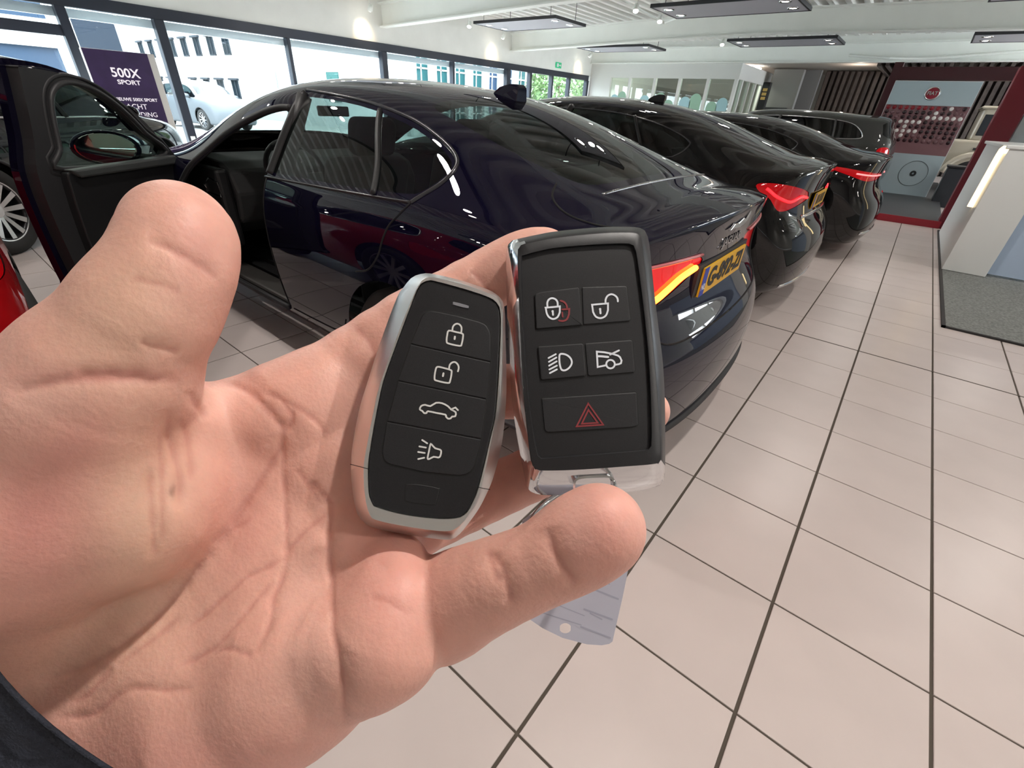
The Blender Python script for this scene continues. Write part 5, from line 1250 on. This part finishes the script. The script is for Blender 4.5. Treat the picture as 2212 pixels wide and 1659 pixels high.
MB().tube(bvh_line(T3, [(v, .66) for v in (-.5, -.4, -.3)], (1, 0, 0), lambda p: (-1., p[0], p[1]), .004), .012, 8).build('reflector', red_l, car3, True)
side_tube(T3, [tuple(p) for p in catmull(g_3(DLO), 3)], .007, mold, 'window_moulding', car3, closed=True)
# ---- sport utility cars
SUV_W = [(.85, .90), (1.2, .92), (2.4, .925), (3.4, .92), (3.9, .905), (4.25, .87)]
SUV_ZB = [(.85, 1.06), (2.4, 1.03), (3.4, 1.0), (3.9, .98), (4.25, .93)]
SUV_COLS = [(.85, (.845, 1.12), (.715, 1.46), (.62, 1.55), (.33, 1.60), 1.61), (1.3, (.855, 1.11), (.70, 1.49), (.60, 1.585), (.33, 1.635), 1.645), (1.9, (.86, 1.09), (.69, 1.505), (.59, 1.60), (.32, 1.645), 1.655),
    (2.4, (.86, 1.08), (.69, 1.495), (.59, 1.59), (.32, 1.635), 1.645), (2.8, (.855, 1.07), (.71, 1.43), (.61, 1.52), (.33, 1.575), 1.59), (3.1, (.85, 1.06), (.735, 1.29), (.64, 1.37), (.34, 1.43), 1.445),
    (3.4, (.84, 1.05), (.745, 1.12), (.62, 1.19), (.33, 1.235), 1.25), (3.9, (.80, 1.03), (.68, 1.06), (.5, 1.085), (.27, 1.105), 1.115), (4.25, (.74, .98), (.6, 1.0), (.45, 1.02), (.24, 1.035), 1.04)]
SUV_REAR = [
    [(.13, 0., .28), (.05, 0., .32), (.0, 0., .45), (.0, 0., .68), (.03, 0., .90), (.06, 0., 1.08), (.12, 0., 1.20), (.22, 0., 1.42), (.24, 0., 1.555), (.45, 0., 1.59), (.65, 0., 1.603)],
    [(.14, .34, .28), (.06, .36, .32), (.012, .37, .45), (.012, .38, .68), (.04, .38, .90), (.07, .37, 1.08), (.13, .35, 1.20), (.225, .30, 1.42), (.25, .26, 1.55), (.46, .13, 1.588), (.65, 0., 1.603)],
    [(.18, .62, .28), (.10, .66, .32), (.055, .68, .45), (.055, .69, .68), (.08, .68, .90), (.105, .67, 1.08), (.16, .63, 1.20), (.25, .55, 1.41), (.29, .48, 1.535), (.48, .25, 1.58), (.65, 0., 1.603)],
    [(.28, .77, .27), (.22, .83, .31), (.18, .85, .45), (.19, .86, .68), (.20, .855, .90), (.22, .84, 1.07), (.27, .79, 1.18), (.36, .69, 1.40), (.42, .58, 1.52), (.53, .31, 1.575), (.65, 0., 1.603)]]
SUV_FRONT = [
    [(4.42, .74, .24), (4.45, .80, .28), (4.47, .81, .45), (4.46, .80, .64), (4.42, .77, .78), (4.38, .73, .87), (4.36, .63, .93), (4.35, .48, .96), (4.34, .34, .98), (4.33, .17, .995), (4.32, 0., 1.0)],
    [(4.52, .42, .24), (4.57, .45, .28), (4.60, .46, .45), (4.59, .45, .64), (4.55, .44, .78), (4.49, .42, .87), (4.46, .36, .91), (4.42, .28, .94), (4.38, .19, .965), (4.35, .09, .99), (4.32, 0., 1.0)],
    [(4.54, 0., .24), (4.60, 0., .28), (4.63, 0., .45), (4.62, 0., .64), (4.58, 0., .78), (4.52, 0., .87), (4.48, 0., .91), (4.44, 0., .94), (4.40, 0., .97), (4.36, 0., .99), (4.32, 0., 1.0)]]
SUV_DLO = [(3.35, 1.075), (2.6, 1.09), (1.8, 1.10), (1.0, 1.12), (.72, 1.135), (.60, 1.16), (.60, 1.22), (.68, 1.32), (.85, 1.42), (1.2, 1.475), (1.8, 1.50), (2.35, 1.49), (2.75, 1.43), (3.05, 1.30)]
def suv(name, label, paint, loc, rz, fn=None, lev=3, lamp=None, roof_rails=True, group=None, tint=(.05, .06, .06), spokes=10):
    t = thing(name, label, 'car', loc, rz, group)
    half = cage_from(SUV_COLS, SUV_W, SUV_ZB, SUV_REAR, SUV_FRONT)
    if fn: half = warp(half, fn)
    g = (lambda p: [tuple(np.array(fn(q[0], .8, q[1]))[[0, 2]]) for q in p]) if fn else (lambda p: p)
    S = Shell(half, lev); AXR, AXF, AR, RW = g([(.88, .35)])[0][0], g([(3.60, .35)])[0][0], .40, .355
    S.cut('hole', arch_poly(AXR, AR, .355), CU, BOTH); S.cut('hole', arch_poly(AXF, AR, .355), CU, BOTH)
    D = [tuple(p) for p in catmull(g(SUV_DLO), 3)]
    a = S.cut('w', D, CU, LEFT); a2 = S.cut('w', D, CU, RIGHT)
    rwp = [(0, 1.17), (.5, 1.17), (.66, 1.19), (.69, 1.24), (.60, 1.42), (.52, 1.47), (0, 1.485)]
    rwp = [(v, g([(0, z)])[0][1]) for v, z in rwp]; rwp = rwp + [(-v, z) for v, z in rwp[::-1]]
    b = S.cut('r', rwp, lambda V: V[:, [1, 2]], lambda c: (c[:, 0] < .42) & (np.abs(c[:, 1]) < .72))
    ws = g2([(2.78, 0), (2.76, .3), (2.72, .55), (2.9, .60), (3.2, .66), (3.36, .68), (3.42, .4), (3.46, 0)], fn); ws = catmull(ws + [(p, -q) for p, q in ws[::-1][1:-1]], 3)
    c_ = S.cut('f', ws, PL, lambda c: c[:, 2] > 1.1)
    lp = [tuple(p) for p in catmull(lamp or [(.50, .90), (.75, .92), (.95, .97), (1.12, 1.02), (1.14, .96), (1.10, .84), (.95, .80), (.7, .83), (.52, .86)], 3)]; lp = [(x, g([(0, z)])[0][1]) for x, z in lp]
    d = S.cut('l', lp, WR, lambda c: (c[:, 0] < 1) & (c[:, 1] > 0)); e = S.cut('l', lp, WR, lambda c: (c[:, 0] < 1) & (c[:, 1] < 0))
    S.piece(0, 'body', paint, t); gl = thin_glass('suv_glass_%.2f' % tint[0], tint)
    for k, nm in ((a, 'side_window'), (a2, 'side_window'), (b, 'rear_window'), (c_, 'windshield')): S.piece(k, nm, gl, t)
    for k in (d, e): S.piece(k, 'tail_lamp', red_l, t, .004)
    tr = S.tree()
    for s_ in (1, -1):
        wheel(t, AXR, s_ * .79, RW, s_, spokes); wheel(t, AXF, s_ * .79, RW, s_, spokes)
        side_tube(tr, D, .010, mat('bright_moulding', (.5, .5, .5), .2, 1.), 'window_moulding', t, s_ > 0, closed=True)
        side_tube(tr, g(dense([(1.05, 1.12), (1.08, 1.3), (1.12, 1.47)])), .02, dark, 'window_divider', t, s_ > 0); side_tube(tr, g(dense([(2.15, 1.09), (2.13, 1.3), (2.1, 1.5)])), .028, dark, 'window_divider', t, s_ > 0)
        for w_ in ((arch_poly(AXR, AR + .012, .355), arch_poly(AXF, AR + .012, .355)) if 'red' not in name else ()): side_tube(tr, [p for p in w_ if p[1] > .26], .014, blackpl, 'arch_trim', t, s_ > 0)
        p = tr.ray_cast(Vector((g([(3.05, 1)])[0][0], 2 * s_, g([(0, 1.06)])[0][1])), Vector((0, -s_, 0)))[0]
        MB().lathe([(.0001, -.05), (.05, -.045), (.08, -.02), (.085, .03), (.07, .035)], 18).xform(Matrix.Translation((p.x, p.y + s_ * .11, p.z + .07)) @ Matrix.Rotation(-math.pi / 2, 4, 'Y') @ Matrix.Diagonal((.8, 1.2, 1, 1))).build('door_mirror', paint, t, True)
        MB().tube([(p.x, p.y - s_ * .02, p.z), (p.x, p.y + s_ * .08, p.z + .03)], .025, 8).build('mirror_arm', blackpl, t, True)
        for x in (1.35, 2.45):
            q = bvh_line(tr, g([(x, .93), (x + .12, .93), (x + .2, .93)]), (0, -s_, 0), lambda p_: (p_[0], 2. * s_, p_[1]), .02)
            if len(q) == 3: MB().tube(q, .013, 8).build('door_handle', chrome if 'black' in label else paint, t, True)
        if roof_rails:
            L = bvh_line(tr, [(x, s_ * .52) for x in np.linspace(g([(.7, 1)])[0][0], g([(2.6, 1)])[0][0], 12)], (0, 0, -1), lambda p_: (p_[0], p_[1], 3.), .03); MB().tube(L, .014, 8).build('roof_rail', dark, t, True)
    x0, x1 = g([(.4, 0)])[0][0], g([(4.2, 0)])[0][0]
    MB().box(x0, x1, -.62, .62, .24, .40).build('underbody', dark, t)
    for ax in (AXR, AXF): MB().box(ax - .43, ax + .43, -.68, .68, .32, .80).build('wheel_housing', dark, t)
    MB().box(g([(1.2, 0)])[0][0], g([(3.2, 0)])[0][0], -.6, .6, .40, .62).build('cabin', dark, t)
    for y in (.36, -.36): seat(t, g([(2.35, 0)])[0][0], y, leather)
    return t, tr
suv('sport_utility_car', 'dark grey sport utility car with round tail lamp on the podium', greyp, (-.40, 12.5, .1), math.pi, lambda u, v, z: (u * 1.02, v * .96, z * .89), lamp=[(.62, .84), (.8, .83), (.93, .86), (.98, .92), (.95, .99), (.85, 1.02), (.7, 1.01), (.62, .95)])
suv('crossover_car', 'black crossover standing at the window beyond the open door', mat('black_paint_blue', (.004, .004, .007), .6, coat=1., coat_rough=.006, spec=0.), (-5.92, -.87, 0), math.radians(135), lambda u, v, z: (u * .95, v, z * .93), spokes=12)
suv('silver_van', 'silver people carrier parked across the street outside the window', mat('silver_paint', (.07, .08, .09), .5), (-25.5, 8.2, -.05), math.radians(8), lambda u, v, z: (u, v, z), tint=(.25, .32, .33))
redpaint = mat('red_paint', (.40, .003, .006), .5, coat=1., coat_rough=.01, spec=.1)
redcar = suv('small_red_car', 'bright red small car at the left edge beside the hand', redpaint, (-2.0, -.79, 0), math.pi, lambda u, v, z: (u * .66, v * 1.0, z * .95))

# ---- boxy off-road car seen behind the red pillar
jp = thing('off_road_car', 'boxy cream off-road car half hidden behind the red pillar', 'car', (.15, 15.5, 0))
cream = mat('cream_paint', (.42, .38, .30), .35, coat=.6)
MB().box(.1, 3.9, .0, 1.7, .55, 1.18).build('body', cream, jp, bevel=.05, seg=3)
MB().box(.55, 3.85, .06, 1.64, 1.16, 1.80).build('cabin', cream, jp, bevel=.06, seg=3)
MB().box(.5, 3.9, .04, 1.66, 1.78, 1.84).build('roof', cream, jp, bevel=.03)
for x0, x1 in ((.62, .95), (1.10, 1.75), (1.9, 2.6)): MB().box(x0, x1, .045, .07, 1.27, 1.68).build('side_window', mat('jeep_glass', (.01, .012, .015), .08), jp, bevel=.01)
for x in (.85, 3.2):
    MB().tube([(x + .50 * math.cos(a), -.04, .45 + .46 * math.sin(a)) for a in np.linspace(.1, 3.04, 14)], .06, 8).build('fender_flare', cream, jp, True)
    w = wheel(jp, x, .10, .40, -1, 8)
MB().box(-.12, .12, .1, 1.6, .50, .70).build('bumper', blackpl, jp, bevel=.03)
MB().box(.7, 1.0, -.02, .0, .98, 1.03).build('vent', dark, jp)
bx2 = thing('low_cabinet', 'dark low cabinet beside the pale display panel', 'cabinet', (.75, 13.2, .0))
MB().box(-.25, .25, -.2, .3, 0, .72).build('carcass', mat('cabinet_dark', (.02, .024, .03), .4), bx2, bevel=.01)
MB().box(-.27, .27, -.22, .32, .72, .75).build('top', dark, bx2)
